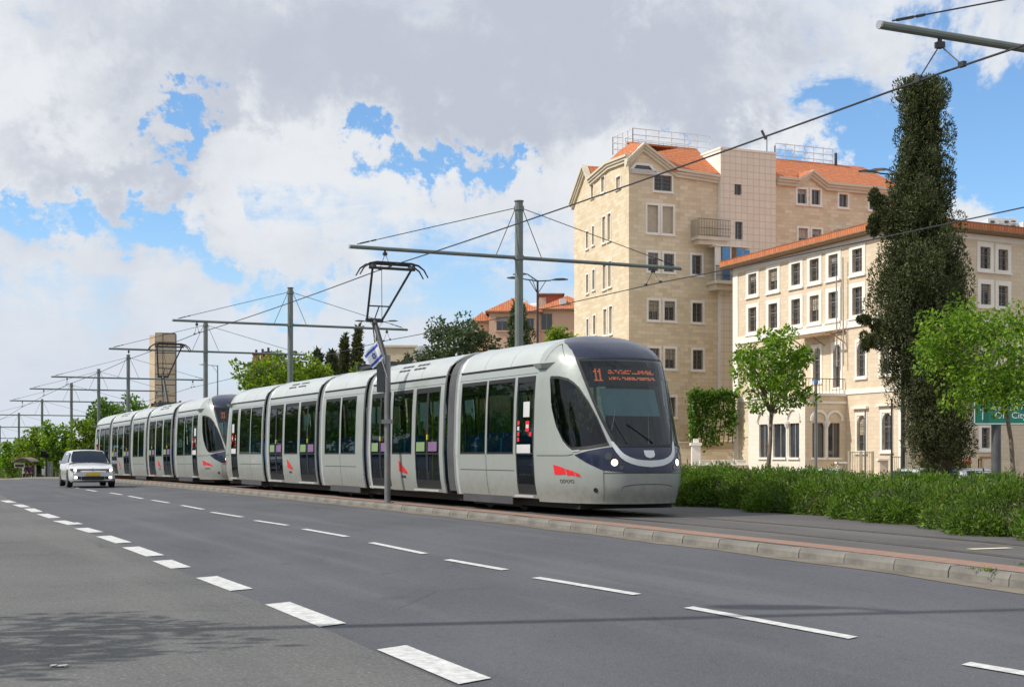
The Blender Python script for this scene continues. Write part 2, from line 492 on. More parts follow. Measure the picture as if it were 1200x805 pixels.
road = strip('road', M_asph, lambda q: Rd(q, -13, 0), lambda q: Wt(q, .6, 0), -24, 250, 3, 8)
strip('parking_lane', M_park, lambda q: Rd(q, -12.9, .004), lambda q: Rd(q, 2.86 + .03 * math.sin(q * .7), .004), -24, 120, 2, 6)
strip('gutter', M_grime, lambda q: Wt(q, kerb_off(q) - .30 - .05 * math.sin(q * 1.7), .005), lambda q: Wt(q, kerb_off(q) + .02, .005), -22, 110, .8)
bed = strip('track_bed', M_bed, lambda q: Wt(q, kerb_off(q) + .14, BED), lambda q: Wt(q, 12.0, BED), -24, 250, 2, 8)
strip('paver_strip', M_pave, lambda q: Wt(q, kerb_off(q) + .20, BED + .004), lambda q: Wt(q, min(kerb_off(q) + .64, .38), BED + .004), -24, 100, 1.0)

def dash(pn, pf, w, z=.008):
    a, b = gp(*pn), gp(*pf)
    a.z = grade(a.x, a.y) + z; b.z = grade(b.x, b.y) + z
    n = RN * (w / 2)
    m = MB(); k = 6
    sk = RT * (w * .25)
    rows = []
    rnd = random.Random(int(pn[0] * 7))
    for i in range(k + 1):
        c = a.lerp(b, i / k); j = rnd.uniform(-.006, .006)
        rows.append([c - n * (1 + j) - sk, c + n * (1 - j) + sk])
    m.grid(rows)
    m.build('lane_marking', M_white, road)
for pn, pf in [((1330, 812), (1132, 778)), ((1000, 748), (807, 712)), ((747, 697), (628, 677)), ((592, 668), (524, 656)), ((498, 649), (435, 636)),
               ((407, 629), (356, 620)), ((337, 615.7), (299, 610)), ((284, 606), (248, 600.3)), ((238, 596.9), (213, 592.2)), ((198, 589.3), (178, 586)),
               ((167, 584.3), (151, 581.3)), ((143, 579.8), (129, 577.5)), ((113, 575.8), (101, 573.8)), ((92, 572), (82, 570.4))]:
    dash(pn, pf, .13)
for pn, pf in [((557, 799), (459, 759.3)), ((390, 733), (325, 707.3)), ((283, 691.5), (242, 676.5)), ((212, 665.7), (190, 657)), ((182, 651.6), (153, 641.2)),
               ((145, 636.3), (121, 628.3)), ((113, 624), (95, 619)), ((87, 614.8), (69, 610.3)), ((64, 607), (49.5, 602.3)), ((44, 600), (34, 596)), ((30, 594.3), (20, 591.3)),
               ((14, 589), (5, 586.5))]:
    dash(pn, pf, .25)
# the short stray dash beside the wide line
dash((93.5, 614.5), (87, 612.6), .14, .009)

# kerb stones, one by one
kerb = tag(strip('kerb', M_grime, lambda q: Wt(q, kerb_off(q) + .02, .02), lambda q: Wt(q, kerb_off(q) + .16, .02), -22, 120, 2), kind='structure')
def kerb_mesh(i):
    m = MB(); L = .492; rnd = random.Random(i)
    pr = [(-.075, -.02), (-.072, .075), (-.045, .128), (.075, .131), (.075, -.02)]
    a = [Vector((-L, y, z)) for y, z in pr]
    m.prism(a, (2 * L, 0, 0))
    me = m.mesh('kerb_stone', M_kerb)
    return me
KM = [kerb_mesh(i) for i in range(2)]
rnd = random.Random(4)
q = -21.0; nk = 0
while q < 95:
    a, b = Wt(q, kerb_off(q) + .075), Wt(q + 1, kerb_off(q + 1) + .075)
    c = (a + b) / 2; d = (b - a)
    o = obj('kerb_stone', KM[nk % 2], kerb)
    o.location = (c.x, c.y, c.z + rnd.uniform(-.005, .005))
    o.rotation_euler = (rnd.uniform(-.015, .015), 0, math.atan2(d.y, d.x) + PI + rnd.uniform(-.006, .006))
    o.rotation_euler[2] = math.atan2(-d.y, -d.x) + rnd.uniform(-.006, .006)
    o.scale = (d.length, 1, 1)
    q += 1; nk += 1

# rails set in the paving (near track and the one behind the hedge)
def rail(off, q0, q1):
    m = MB(); rows = []; q = q0
    pr = [(-.075, .001), (-.075, .006), (-.03, .010), (.03, .010), (.032, .004), (.07, .003), (.075, .008), (.10, .006), (.10, .001)]
    while q <= q1:
        rows.append([Wt(q, off + y, BED + z) for y, z in pr]); q += 1.5
    m.grid(rows); m.build('rail', M_rail, bed)
for off in (.60, 2.04, 9.2, 10.64): rail(off, -24, 160)
M_cream = pm('worn_yellow_paint', (.72, .64, .42), .8, var=.1)
m = MB(); c = gp(1160, 643, BED); e = RN * .32; g2 = RT * .07
m.poly([c - e - g2, c + e - g2, c + e + g2, c - e + g2]); mk = m.build('painted_mark', M_cream, bed); mk.location = (0, 0, .008)
# ------------------------------------------------------------------ tram
def tram_paint(name, col, rough):
    """silver paint with a film of road dirt along the skirt and faint run-off streaks"""
    m = bpy.data.materials.new(name); m.use_nodes = True
    nt = m.node_tree; x = NX(nt); b = nt.nodes['Principled BSDF']
    tc = x.node('ShaderNodeTexCoord').outputs['Object']
    sp = x.node('ShaderNodeSeparateXYZ'); nt.links.new(tc, sp.inputs[0])
    n = x.noise(tc, 1.7, 6, .65); n2 = x.noise(tc, 9, 5, .6)
    mp = x.node('ShaderNodeMapping'); mp.inputs['Scale'].default_value = (7, 7, .5); nt.links.new(tc, mp.inputs[0]); st = x.noise(mp.outputs[0], 1.0, 5, .6)
    low = x.ramp(x.m('ADD', sp.outputs[2], x.m('MULTIPLY', x.m('SUBTRACT', n, .5), .9)), .25, .95, .62, 0.0)
    c = x.mix(x.ramp(n, .3, .7, 0, .25), col, tuple(v * .88 for v in col))
    c = x.mix(x.ramp(st, .55, .8, 0, .28), c, tuple(v * w for v, w in zip(col, (.66, .64, .60))))
    c = x.mix(x.m('MULTIPLY', low, x.ramp(n2, .25, .75, .45, 1.0)), c, (.20, .185, .155))
    nt.links.new(c, b.inputs['Base Color']); b.inputs['Metallic'].default_value = .22
    nt.links.new(x.ramp(n2, .2, .8, rough - .07, rough + .12, False), b.inputs['Roughness'])
    b.inputs['Coat Weight'].default_value = .3; b.inputs['Coat Roughness'].default_value = .08
    return m
M_silver = tram_paint('tram_silver_paint', (.375, .405, .38), .33)
M_roofp = pm('tram_roof_panel', (.47, .505, .495), .36, .1, var=.05, scale=1.0, coat=.2)
M_rim = pm('bright_trim', (.58, .60, .59), .30, .35, var=.03)
M_navy = pm('tram_navy_paint', (.012, .017, .046), .25, .0, var=.08, coat=.25)
M_black = pm('black_rubber', (.012, .012, .013), .6, var=.1)
M_dgrey = pm('dark_grey_metal', (.055, .057, .060), .55, .3, var=.15)
M_bellow = pm('bellows_rubber', (.085, .088, .092), .75, var=.15, bump=.2)
M_red = pm('tram_red_decal', (.72, .025, .03), .4, var=.04)
M_decalw = pm('sticker_white', (.58, .58, .58), .5, var=.04)
M_decalp = pm('sticker_purple', (.20, .11, .23), .5, var=.05)
M_decalg = pm('sticker_green', (.20, .30, .14), .5, var=.05)
M_seat = pm('blue_seat_fabric', (.05, .26, .60), .7, var=.15, scale=8)
M_yellow = pm('yellow_handrail', (.75, .62, .05), .4, var=.05)
M_inner = pm('tram_interior', (.20, .21, .21), .7, var=.1)
M_floor = pm('tram_floor', (.06, .06, .065), .7, var=.1)
M_glass = glass_mat('tram_window_glass', (.56, .76, .70), .60, .015, .62)
M_wind = glass_mat('windshield_glass', (.52, .74, .76), .80, .01, 1.1)
M_cabgl = glass_mat('cab_side_glass', (.35, .42, .45), .35, .01, .9)
M_lamp = pm('lit_headlight', (.9, .8, .6), .2, var=0, emis=(1.0, .80, .45), estr=3.5)
M_lens = pm('dark_lens', (.03, .03, .035), .1, var=.05, coat=.8)
M_led = pm('orange_led', (.5, .08, .02), .5, var=0, emis=(1.0, .16, .04), estr=1.15)
M_ledp = pm('display_panel', (.012, .02, .022), .4, var=.05)
M_blind = pm('sun_blind', (.45, .52, .52), .8, var=.06)
M_skirt = pm('bogie_skirt', (.075, .078, .088), .5, .2, var=.1)
M_chrome = pm('satin_metal', (.55, .56, .57), .3, .8, var=.05)

HW = [(.25, 1.22), (.6, 1.29), (1.2, 1.325), (2.2, 1.30), (2.7, 1.265), (2.95, 1.22), (3.1, 1.16), (3.25, 1.04), (3.38, .8), (3.46, .5), (3.5, .0)]
SFR = [(.25, .16), (.5, .04), (.85, 0), (1.15, .04), (1.32, .14), (2.95, .84), (3.1, .98), (3.25, 1.2), (3.38, 1.5), (3.46, 1.85), (3.5, 2.1)]
SE = 2.15
def tab(z, T): return float(np.interp(z, [a for a, b in T], [b for a, b in T]))
# smooth the tables a little so panels show no facets
def smooth_tab(T, n=60):
    zs = np.linspace(T[0][0], T[-1][0], n * 4); v = np.interp(zs, [a for a, b in T], [b for a, b in T])
    k = np.ones(13) / 13; vp = np.pad(v, 6, mode='edge'); vs = np.convolve(vp, k, 'valid')
    vs[-8:] = v[-8:]
    return list(zip(zs.tolist(), vs.tolist()))
HWs, SFs = smooth_tab(HW), smooth_tab(SFR)
TL = 28.25
def nose(phi, z, off=0.0, rear=False):
    def raw(p, zz):
        c, s = math.cos(p), math.sin(p)
        y = tab(zz, HWs) * math.copysign(abs(c) ** (2 / 2.6), c)
        x = SE - (SE - tab(zz, SFs)) * abs(s) ** (2 / 2.3)
        return Vector((x, y, zz))
    P = raw(phi, z)
    if off:
        e = .004
        a = raw(min(PI - 1e-4, phi + e), z) - raw(max(1e-4, phi - e), z)
        z1, z0 = min(3.499, z + .01), max(.25, z - .01)
        b = raw(phi, z1) - raw(phi, z0)
        n = a.cross(b)
        if n.length > 1e-9:
            n.normalize()
            if n.x > 0 and abs(n.x) > .3: n = -n
            ref = Vector((-(SE - P.x) - .05, P.y, max(0, (z - 2.6)) * .8))
            if n.dot(ref) < 0: n = -n
            P = P + n * off
    if rear: P = Vector((TL - P.x, -P.y, P.z))
    return P
def fi(x, T): return float(np.interp(x, [a for a, b in T], [b for a, b in T]))
WS_L = [(1.31, 1.193), (1.84, 1.053), (2.47, .919), (2.715, .861), (2.97, .78)]            # z -> phi of the windshield's edge
SG_UP = [(.283, 2.62), (.30, 2.66), (.465, 2.65), (.634, 2.60), (.72, 2.53), (.803, 2.43), (.925, 2.155), (1.018, 1.84), (1.111, 1.34)]
SG_LO = [(.283, 2.58), (.289, 2.35), (.303, 2.06), (.361, 1.715), (.46, 1.42), (.53, 1.30), (.588, 1.24), (.82, 1.265), (1.111, 1.33)]
AP_T = [(.605, 1.157), (.814, 1.235), (1.018, 1.28), (1.158, 1.30), (1.22, 1.305), (1.58, 1.305)]
AP_B = [(.605, 1.15), (.756, 1.015), (.972, .875), (1.292, .83), (1.58, .83)]
U_O = [(1.135, 1.40), (1.158, 1.295), (1.185, 1.20), (1.228, 1.11), (1.29, 1.04), (1.367, .99), (1.45, .955), (1.5708, .93)]
U_I = [(1.178, 1.40), (1.222, 1.30), (1.245, 1.235), (1.285, 1.17), (1.35, 1.115), (1.43, 1.075), (1.50, 1.058), (1.5708, 1.052)]
RF = [(2.985, .78), (3.145, .704), (3.275, .535), (3.38, .20), (3.43, .05), (3.495, .02)]

def flat_text(s, size=1.0):
    c = bpy.data.curves.new('txt', 'FONT'); c.body = s; c.size = size; c.align_x = 'CENTER'; c.align_y = 'CENTER'
    o = bpy.data.objects.new('txt', c); COL.objects.link(o)
    dg = bpy.context.evaluated_depsgraph_get()
    me = bpy.data.meshes.new_from_object(o.evaluated_get(dg))
    bpy.data.objects.remove(o, do_unlink=True)
    V = [tuple(v.co) for v in me.vertices]; Fc = [tuple(p.vertices) for p in me.polygons]
    bpy.data.meshes.remove(me)
    return V, Fc

def build_nose(root, sec, rear):
    N = lambda p, z, off=0.0: nose(p, z, off, rear)
    def patch(name, mat, fn, nu, nv, par=sec, off=.008, smooth=True, mirror_phi=False):
        """fn(a,b) in 0..1 -> (phi,z)"""
        m = MB(); rows = []
        for i in range(nv + 1):
            r = []
            for j in range(nu + 1):
                p, z = fn(j / nu, i / nv)
                if mirror_phi: p = PI - p
                r.append(N(p, z, off))
            rows.append(r)
        m.grid(rows); o = m.build(name, mat, par, smooth); fix_normals(o); auto_smooth(o, 60)
        return o
    # hull with the glass openings left out
    nphi, nz = 120, 74
    ph = [PI * k / nphi for k in range(nphi + 1)]
    zs = [.25 + 3.25 * k / nz for k in range(nz + 1)]
    m = MB(); idx = {}
    def vid(i, j):
        if (i, j) not in idx:
            idx[(i, j)] = len(m.v); m.v.append(tuple(N(min(max(ph[j], 1e-4), PI - 1e-4), zs[i])))
        return idx[(i, j)]
    for i in range(nz):
        for j in range(nphi):
            zc = (zs[i] + zs[i + 1]) / 2; pc = (ph[j] + ph[j + 1]) / 2; pm_ = min(pc, PI - pc)
            if 1.34 < zc < 2.94 and pm_ > fi(zc, WS_L) + .03: continue
            if .30 < pm_ < 1.08 and fi(pm_, SG_LO) + .035 < zc < fi(pm_, SG_UP) - .035: continue
            m.f.append((vid(i, j), vid(i, j + 1), vid(i + 1, j + 1), vid(i + 1, j))); m.uv.append(None)
    o = m.build('nose_shell', M_silver, sec, True); fix_normals(o); auto_smooth(o, 60)
    patch('windshield', M_wind, lambda a, b: ((lambda z: fi(z, WS_L) + (PI - 2 * fi(z, WS_L)) * a)(1.31 + 1.67 * b), 1.31 + 1.67 * b), 28, 22, off=.012)
    def frit(a, b):
        # black border running round the windshield
        return a, b
    for s in (0, 1):
        patch('windshield_seal', M_black, lambda a, b: (fi(1.31 + 1.67 * b, WS_L) + .05 * a - .006, 1.31 + 1.67 * b), 2, 24, off=.015, mirror_phi=bool(s))
    patch('windshield_seal', M_black, lambda a, b: (.80 + (PI - 1.6) * a, 2.955 + .035 * b), 28, 2, off=.015)
    patch('windshield_seal', M_black, lambda a, b: (1.20 + (PI - 2.4) * a, 1.30 + .04 * b), 28, 2, off=.015)
    for s in (False, True):
        patch('cab_side_window', M_cabgl, lambda a, b: (.283 + .828 * a, fi(.283 + .828 * a, SG_LO) + (fi(.283 + .828 * a, SG_UP) - fi(.283 + .828 * a, SG_LO)) * b), 40, 10, off=.010, mirror_phi=s)
        patch('window_seal', M_black, lambda a, b: (.283 + .828 * a, fi(.283 + .828 * a, SG_UP) - .05 * b), 40, 1, off=.013, mirror_phi=s)
        patch('window_seal', M_black, lambda a, b: (.283 + .828 * a, fi(.283 + .828 * a, SG_LO) + .05 * b), 40, 1, off=.013, mirror_phi=s)
        patch('window_trim', M_rim, lambda a, b: (.290 + .40 * a, fi(.290 + .40 * a, SG_LO) - .004 - .022 * b - (.0 if a > .1 else .0)), 40, 1, off=.016, mirror_phi=s)
    patch('front_apron', M_navy, lambda a, b: ((.606 + (PI - 1.212) * a), (lambda pm_: fi(pm_, AP_B) + (fi(pm_, AP_T) - fi(pm_, AP_B)) * b)(min(.606 + (PI - 1.212) * a, PI - .606 - (PI - 1.212) * a))), 60, 8, off=.007)
    for s in (False, True):
        def ub(a, b):
            k = a * (len(U_O) - 1); i = min(int(k), len(U_O) - 2); f = k - i
            o_ = [U_O[i][c] + (U_O[i + 1][c] - U_O[i][c]) * f for c in (0, 1)]; n_ = [U_I[i][c] + (U_I[i + 1][c] - U_I[i][c]) * f for c in (0, 1)]
            return o_[0] + (n_[0] - o_[0]) * b, o_[1] + (n_[1] - o_[1]) * b
        patch('chrome_band', M_rim, ub, 28, 3, off=.017, mirror_phi=s)
    patch('front_roof', M_navy, lambda a, b: ((lambda z: fi(z, RF) + (PI - 2 * fi(z, RF)) * a)(2.985 + .51 * b), 2.985 + .51 * b), 48, 22, off=.009)
    # seams
    for s in (False, True):
        patch('panel_joint', M_black, lambda a, b: (.985 + .03 * abs(b - .5) + .006 * a, .30 + .98 * b), 1, 14, off=.009, mirror_phi=s)
        patch('panel_joint', M_black, lambda a, b: (.02 + .57 * b, 1.137 + .012 * a + (.03 * max(0, b - .85) / .15)), 1, 16, off=.004, mirror_phi=s)
        patch('roof_cheek_joint', M_black, lambda a, b: (.12 + .5 * b, 2.95 + .33 * math.sin(PI * min(1, b * 1.05)) + .014 * a), 1, 16, off=.006, mirror_phi=s)
    patch('bumper_joint', M_black, lambda a, b: (.99 + (PI - 1.98) * b, .815 + .012 * a), 1, 40, off=.005)
    patch('bumper_recess', M_black, lambda a, b: ((1.233 + (PI - 2.466) * b), .49 + .12 * math.sin(PI * min(1, max(0, b))) ** .25 + .010 * a), 1, 50, off=.006)
    # lamps
    for s in (1, -1):
        for k, (p, z, r, mt, nm) in enumerate([(1.076, 1.125, .058, M_lens, 'headlight'), (1.146, 1.015, .062, M_lamp, 'headlight'), (1.233, .925, .038, M_lens, 'indicator_lamp')]):
            pp = p if s == 1 else PI - p
            a = N(pp, z, .010); b = N(pp, z, .05); d = (b - a).normalized()
            bz = MB(); bz.disc(a - d * .03, d, r * 1.2, 20, .032); bz.build('lamp_bezel', M_dgrey, sec)
            ln = MB(); ln.disc(a - d * .012, d, r, 20, .018); ln.build(nm, mt, sec)
    for s in (1, -1):
        a = N(.878 if s == 1 else PI - .878, .505, 0.0); d = (N(.878 if s == 1 else PI - .878, .505, .03) - a).normalized()
        h = MB(); h.disc(a, d, .045, 14, .008); h.build('towing_eye', M_black, sec)
    # shield emblem under the windshield
    m = MB(); sh = [(-.075, 1.235), (.075, 1.235), (.075, 1.155), (.05, 1.115), (0, 1.095), (-.05, 1.115), (-.075, 1.155)]
    m.poly([N(PI / 2 + x / 1.9, z, .012) for x, z in sh]); m.build('shield_emblem', M_chrome, sec)
    # red emblem and lettering on the cheek, both sides
    LG = [[(.273, .97), (.352, .945), (.44, .905), (.46, .785), (.37, .78), (.288, .78)], [(.452, .897), (.572, .852), (.592, .765), (.478, .772)], [(.587, .842), (.655, .80), (.669, .742), (.606, .757)]]
    tv, tf = flat_text('ספיטיס', 1.0)
    xs = [v[0] for v in tv]; ys = [v[1] for v in tv]
    for s in (False, True):
        for pl in LG:
            m = MB(); cx = sum(p for p, z in pl) / len(pl); cz = sum(z for p, z in pl) / len(pl)
            for a, b in zip(pl, pl[1:] + pl[:1]):
                m.poly([N(PI - p if s else p, z, .006) for p, z in ((cx, cz), a, b)])
            m.build('red_emblem', M_red, sec)
        m = MB()
        for v in tv:
            fx = (v[0] - min(xs)) / (max(xs) - min(xs)); fy = (v[1] - min(ys)) / (max(ys) - min(ys))
            p = (.367 + .21 * fx); p = PI - (.367 + .21 * (1 - fx)) if s else p
            m.v.append(tuple(N(p, .625 + .07 * fy, .006)))
        m.f = list(tf); m.uv = [None] * len(tf)
        m.build('operator_lettering', M_dgrey, sec)
    # destination display inside the glass
    patch('display_panel', M_ledp, lambda a, b: (1.0 + (PI - 2.0) * a, 2.47 + .36 * b), 20, 4, off=-.05)
    rnd = random.Random(3); m = MB()
    def cell(p0, p1, z0, z1):
        m.poly([N(p0, z0, -.04), N(p1, z0, -.04), N(p1, z1, -.04), N(p0, z1, -.04)])
    for base in (1.085, 1.155):
        for r in range(7):
            cell(base, base + .026, 2.575 + r * .032, 2.575 + r * .032 + .022)
        cell(base - .026, base, 2.73, 2.752)
        cell(base - .026, base + .05, 2.56, 2.574)
    p = 1.30
    while p < 1.96:
        w = rnd.choice((.012, .018, .026))
        for r in range(3):
            if rnd.random() < .62: cell(p, p + w * .8, 2.70 + r * .026, 2.718 + r * .026)
        for r in range(2):
            if rnd.random() < .8: cell(p, p + w * .9, 2.585 + r * .030, 2.605 + r * .030)
        p += w
    m.build('destination_display', M_led, sec)
    patch('sun_blind', M_blind, lambda a, b: (1.12 + (PI - 2.3) * a, 1.93 + .52 * b), 14, 6, off=-.12)
    # wiper
    m = MB(); a = N(1.36, 1.36, .03); b = N(1.24, 1.78, .035); m.tube([a, b], .012, 6); m.tube([N(1.19, 1.60, .03), N(1.30, 2.0, .03)], .009, 6); m.build('wiper', M_black, sec)
    m = MB(); a = N(1.62, 1.36, .03); b = N(1.40, 1.72, .035); m.tube([a, b], .011, 6); m.build('wiper', M_black, sec)
    # camera pod in place of mirrors
    sx = -1 if rear else 1; X = lambda s: TL - s if rear else s
    for s in (1, -1):
        m = MB(); ys = s * sx
        a = [Vector((X(1.55), 1.12 * ys, 2.93)), Vector((X(2.25), 1.20 * ys, 2.93)), Vector((X(2.15), 1.38 * ys, 2.91)), Vector((X(1.85), 1.36 * ys, 2.91))]
        b = [Vector((X(1.70), 1.15 * ys, 2.80)), Vector((X(2.20), 1.20 * ys, 2.80)), Vector((X(2.10), 1.33 * ys, 2.83)), Vector((X(1.88), 1.32 * ys, 2.83))]
        for i in range(4): m.poly([a[i], a[(i + 1) % 4], b[(i + 1) % 4], b[i]])
        m.poly(a); m.poly(b[::-1])
        fix_normals(m.build('camera_pod', M_silver, sec))
    # cab inside: dashboard, seat, bulkhead
    xr = lambda a, b: (TL - b, TL - a) if rear else (a, b)
    m = MB(); m.box(*xr(.62, 1.05), -.6, .6, 1.0, 1.26); m.build('dashboard', M_floor, sec)
    m = MB(); m.box(*xr(2.02, 2.08), -1.15, 1.15, .45, 1.45); m.box(*xr(2.02, 2.08), -1.15, -.2, 1.45, 2.6); m.box(*xr(2.02, 2.08), .75, 1.15, 1.45, 2.6); m.build('cab_bulkhead', M_inner, sec)
    m = MB(); m.box(*xr(1.35, 1.75), -.25, .25, .85, .97); m.box(*xr(1.70, 1.82), -.24, .24, .97, 1.75); m.box(*xr(1.5, 1.6), -.06, .06, .4, .85)
    m.build('driver_seat', M_floor, sec)

SIDE_Z = [.30, .45, .6, .8, 1.0, 1.2, 1.5, 1.8, 2.2, 2.5, 2.7, 2.89]
def sy(z): return tab(z, HWs)
ROOF = [(sy(2.93), 2.93)] + [(sy(z), z) for z in (2.98, 3.04, 3.1, 3.16, 3.22, 3.28, 3.33, 3.38, 3.42, 3.46, 3.48)] + [(0, 3.5)]
def side_patch(m, s0, s1, z0, z1, side, off=0.0, n=6):
    rows = []
    for k in range(n + 1):
        z = z0 + (z1 - z0) * k / n; y = (sy(z) + off) * side
        rows.append([Vector((s0, y, z)), Vector((s1, y, z))])
    m.grid(rows, flip=side > 0)

def build_section(root, name, s0, s1, wins, doors, label=None, cab=None):
    """wins / doors: lists of (s0,s1[,leaves]); returns section object"""
    zs = sorted(set(SIDE_Z + [1.17, 2.70, .38]))
    ops = [(a, b, 1.17, 2.70) for a, b in wins] + [(d[0], d[1], .38, 2.70) for d in doors]
    ss = sorted(set([s0, s1] + [v for o in ops for v in o[:2]]))
    m = MB()
    for side in (1, -1):
        for i in range(len(ss) - 1):
            for j in range(len(zs) - 1):
                sc_, zc = (ss[i] + ss[i + 1]) / 2, (zs[j] + zs[j + 1]) / 2
                if any(a < sc_ < b and c < zc < d for a, b, c, d in ops): continue
                q = [Vector((ss[i], side * sy(zs[j]), zs[j])), Vector((ss[i + 1], side * sy(zs[j]), zs[j])), Vector((ss[i + 1], side * sy(zs[j + 1]), zs[j + 1])), Vector((ss[i], side * sy(zs[j + 1]), zs[j + 1]))]
                m.poly(q if side < 0 else q[::-1])
    sec = m.build(name, M_silver, root); fix_normals(sec)
    # recalc may flip an open shell: both skins are seen from outside only, so shading is safe
    auto_smooth(sec, 40)
    for side in (1, -1):
        for a, b in wins:
            p = MB(); side_patch(p, a, b, 1.17, 2.70, side, -.012); p.build('window_pane', M_glass, sec, True)
            p = MB()
            for (c, d, e, f) in ((a, b, 1.17, 1.21), (a, b, 2.62, 2.70), (a, a + .035, 1.17, 2.7), (b - .035, b, 1.17, 2.7)): side_patch(p, c, d, e, f, side, .002 if side else 0, 4)
            p.build('window_seal', M_black, sec)
        for d in doors:
            a, b = d[0], d[1]; lv = d[2]
            for k in range(lv):
                c0, c1 = a + (b - a) * k / lv, a + (b - a) * (k + 1) / lv
                p = MB()
                for (c, e, z0, z1) in ((c0, c1, .38, .58), (c0, c1, 2.58, 2.70), (c0, c0 + .06, .38, 2.7), (c1 - .06, c1, .38, 2.7), (c0, c1, 1.16, 1.20)): side_patch(p, c, e, z0, z1, side, .003, 5)
                lf = p.build('door_leaf', M_black, sec)
                p = MB(); side_patch(p, c0 + .05, c1 - .05, .5, 2.64, side, -.008); p.build('door_glass', M_glass, sec, True)
                if side > 0 or True:
                    if lv == 2:
                        mt = M_decalp if k == 0 else M_decalg
                        if side < 0: mt = M_decalp if k == 1 else M_decalg
                        p = MB(); side_patch(p, c0 + .12, c1 - .10, 1.235, 1.45, side, .007, 3); p.build('door_sticker', mt, sec)
            p = MB(); p.box(a - .02, b + .02, min(side * 1.29, side * 1.335), max(side * 1.29, side * 1.335), .325, .365); p.build('door_sill', M_rim, sec)
            if lv == 2:
                p = MB(); mid = (a + b) / 2; p.box(mid - .06, mid - .02, min(side * 1.30, side * 1.335), max(side * 1.30, side * 1.335), 1.5, 1.62); p.build('door_button', M_yellow, sec)
    # panel joints below the windows
    m = MB()
    for side in (1, -1):
        for a, b in wins:
            if len(wins) > 1 or not doors:
                side_patch(m, a - .02, b + .02, .835, .847, side, .004, 1)
        if len(wins) == 2 and wins[0][1] - wins[0][0] < 2:
            c = (wins[0][1] + wins[1][0]) / 2
            side_patch(m, c - .006, c + .006, .33, 1.17, side, .004, 4)
        side_patch(m, s0 + .02, s1 - .02, 2.745, 2.752, side, .003, 1)
    m.build('panel_joint', M_black, sec)
    # gutter and roof panels
    for side in (1, -1):
        m = MB(); m.box(s0, s1, min(side * 1.20, side * 1.232), max(side * 1.20, side * 1.232), 2.885, 2.935); m.build('gutter_line', M_black, sec)
    n = max(2, round((s1 - s0) / 1.5)); L = (s1 - s0) / n
    for k in range(n):
        a, b = s0 + k * L + .006, s0 + (k + 1) * L - .006
        prof = [(-y, z) for y, z in ROOF[:-1]] + [(y, z) for y, z in ROOF[::-1]]
        m = MB(); m.grid([[Vector((a, y, z)) for y, z in prof], [Vector((b, y, z)) for y, z in prof]])
        p = m.build('roof_panel', M_roofp, sec); auto_smooth(p, 50)
    m = MB(); prof = [(-y * .985, z - .02) for y, z in ROOF[:-1]] + [(y * .985, z - .02) for y, z in ROOF[::-1]]
    m.grid([[Vector((s0, y, z)) for y, z in prof], [Vector((s1, y, z)) for y, z in prof]]); auto_smooth(m.build('roof_liner', M_black, sec), 50)
    # floor, ceiling
    m = MB(); m.box(s0, s1, -1.2, 1.2, .30, .40); m.build('floor', M_floor, sec)
    m = MB(); m.box(s0, s1, -1.15, 1.15, 2.76, 2.80); m.build('ceiling', M_inner, sec)
    # bright hoop at each open end
    for e, d in ((s0, 1), (s1, -1)):
        if cab == 'front' and d == 1: continue
        if cab == 'rear' and d == -1: continue
        prof = [(sy(z), z) for z in np.linspace(.30, 3.46, 30)] + [(0, 3.5)]
        prof = prof + [(-y, z) for y, z in prof[:-1][::-1]]
        rows = []
        for (dx, of) in ((0, -.05), (0, .012), (.11 * d, .012), (.125 * d, -.002)):
            rows.append([Vector((e + dx, y + math.copysign(of, y) if y else 0, z + (of if z > 3.2 else 0))) for y, z in prof])
        m = MB(); m.grid(rows); p = m.build('end_hoop', M_rim, sec); fix_normals(p); auto_smooth(p, 40)
    return sec

def build_bellows(root, a, b):
    prof = [(sy(z), z) for z in np.linspace(.36, 3.44, 26)] + [(0, 3.47)]
    prof = prof + [(-y, z) for y, z in prof[:-1][::-1]]
    rows = []; n = 8
    for k in range(n + 1):
        of = -.03 if k % 2 else -.07
        rows.append([Vector((a + (b - a) * k / n, y * (1 + of / 1.3), z if z < 3.2 else z + of * .5)) for y, z in prof])
    m = MB(); m.grid(rows); return m.build('bellows', M_bellow, root)

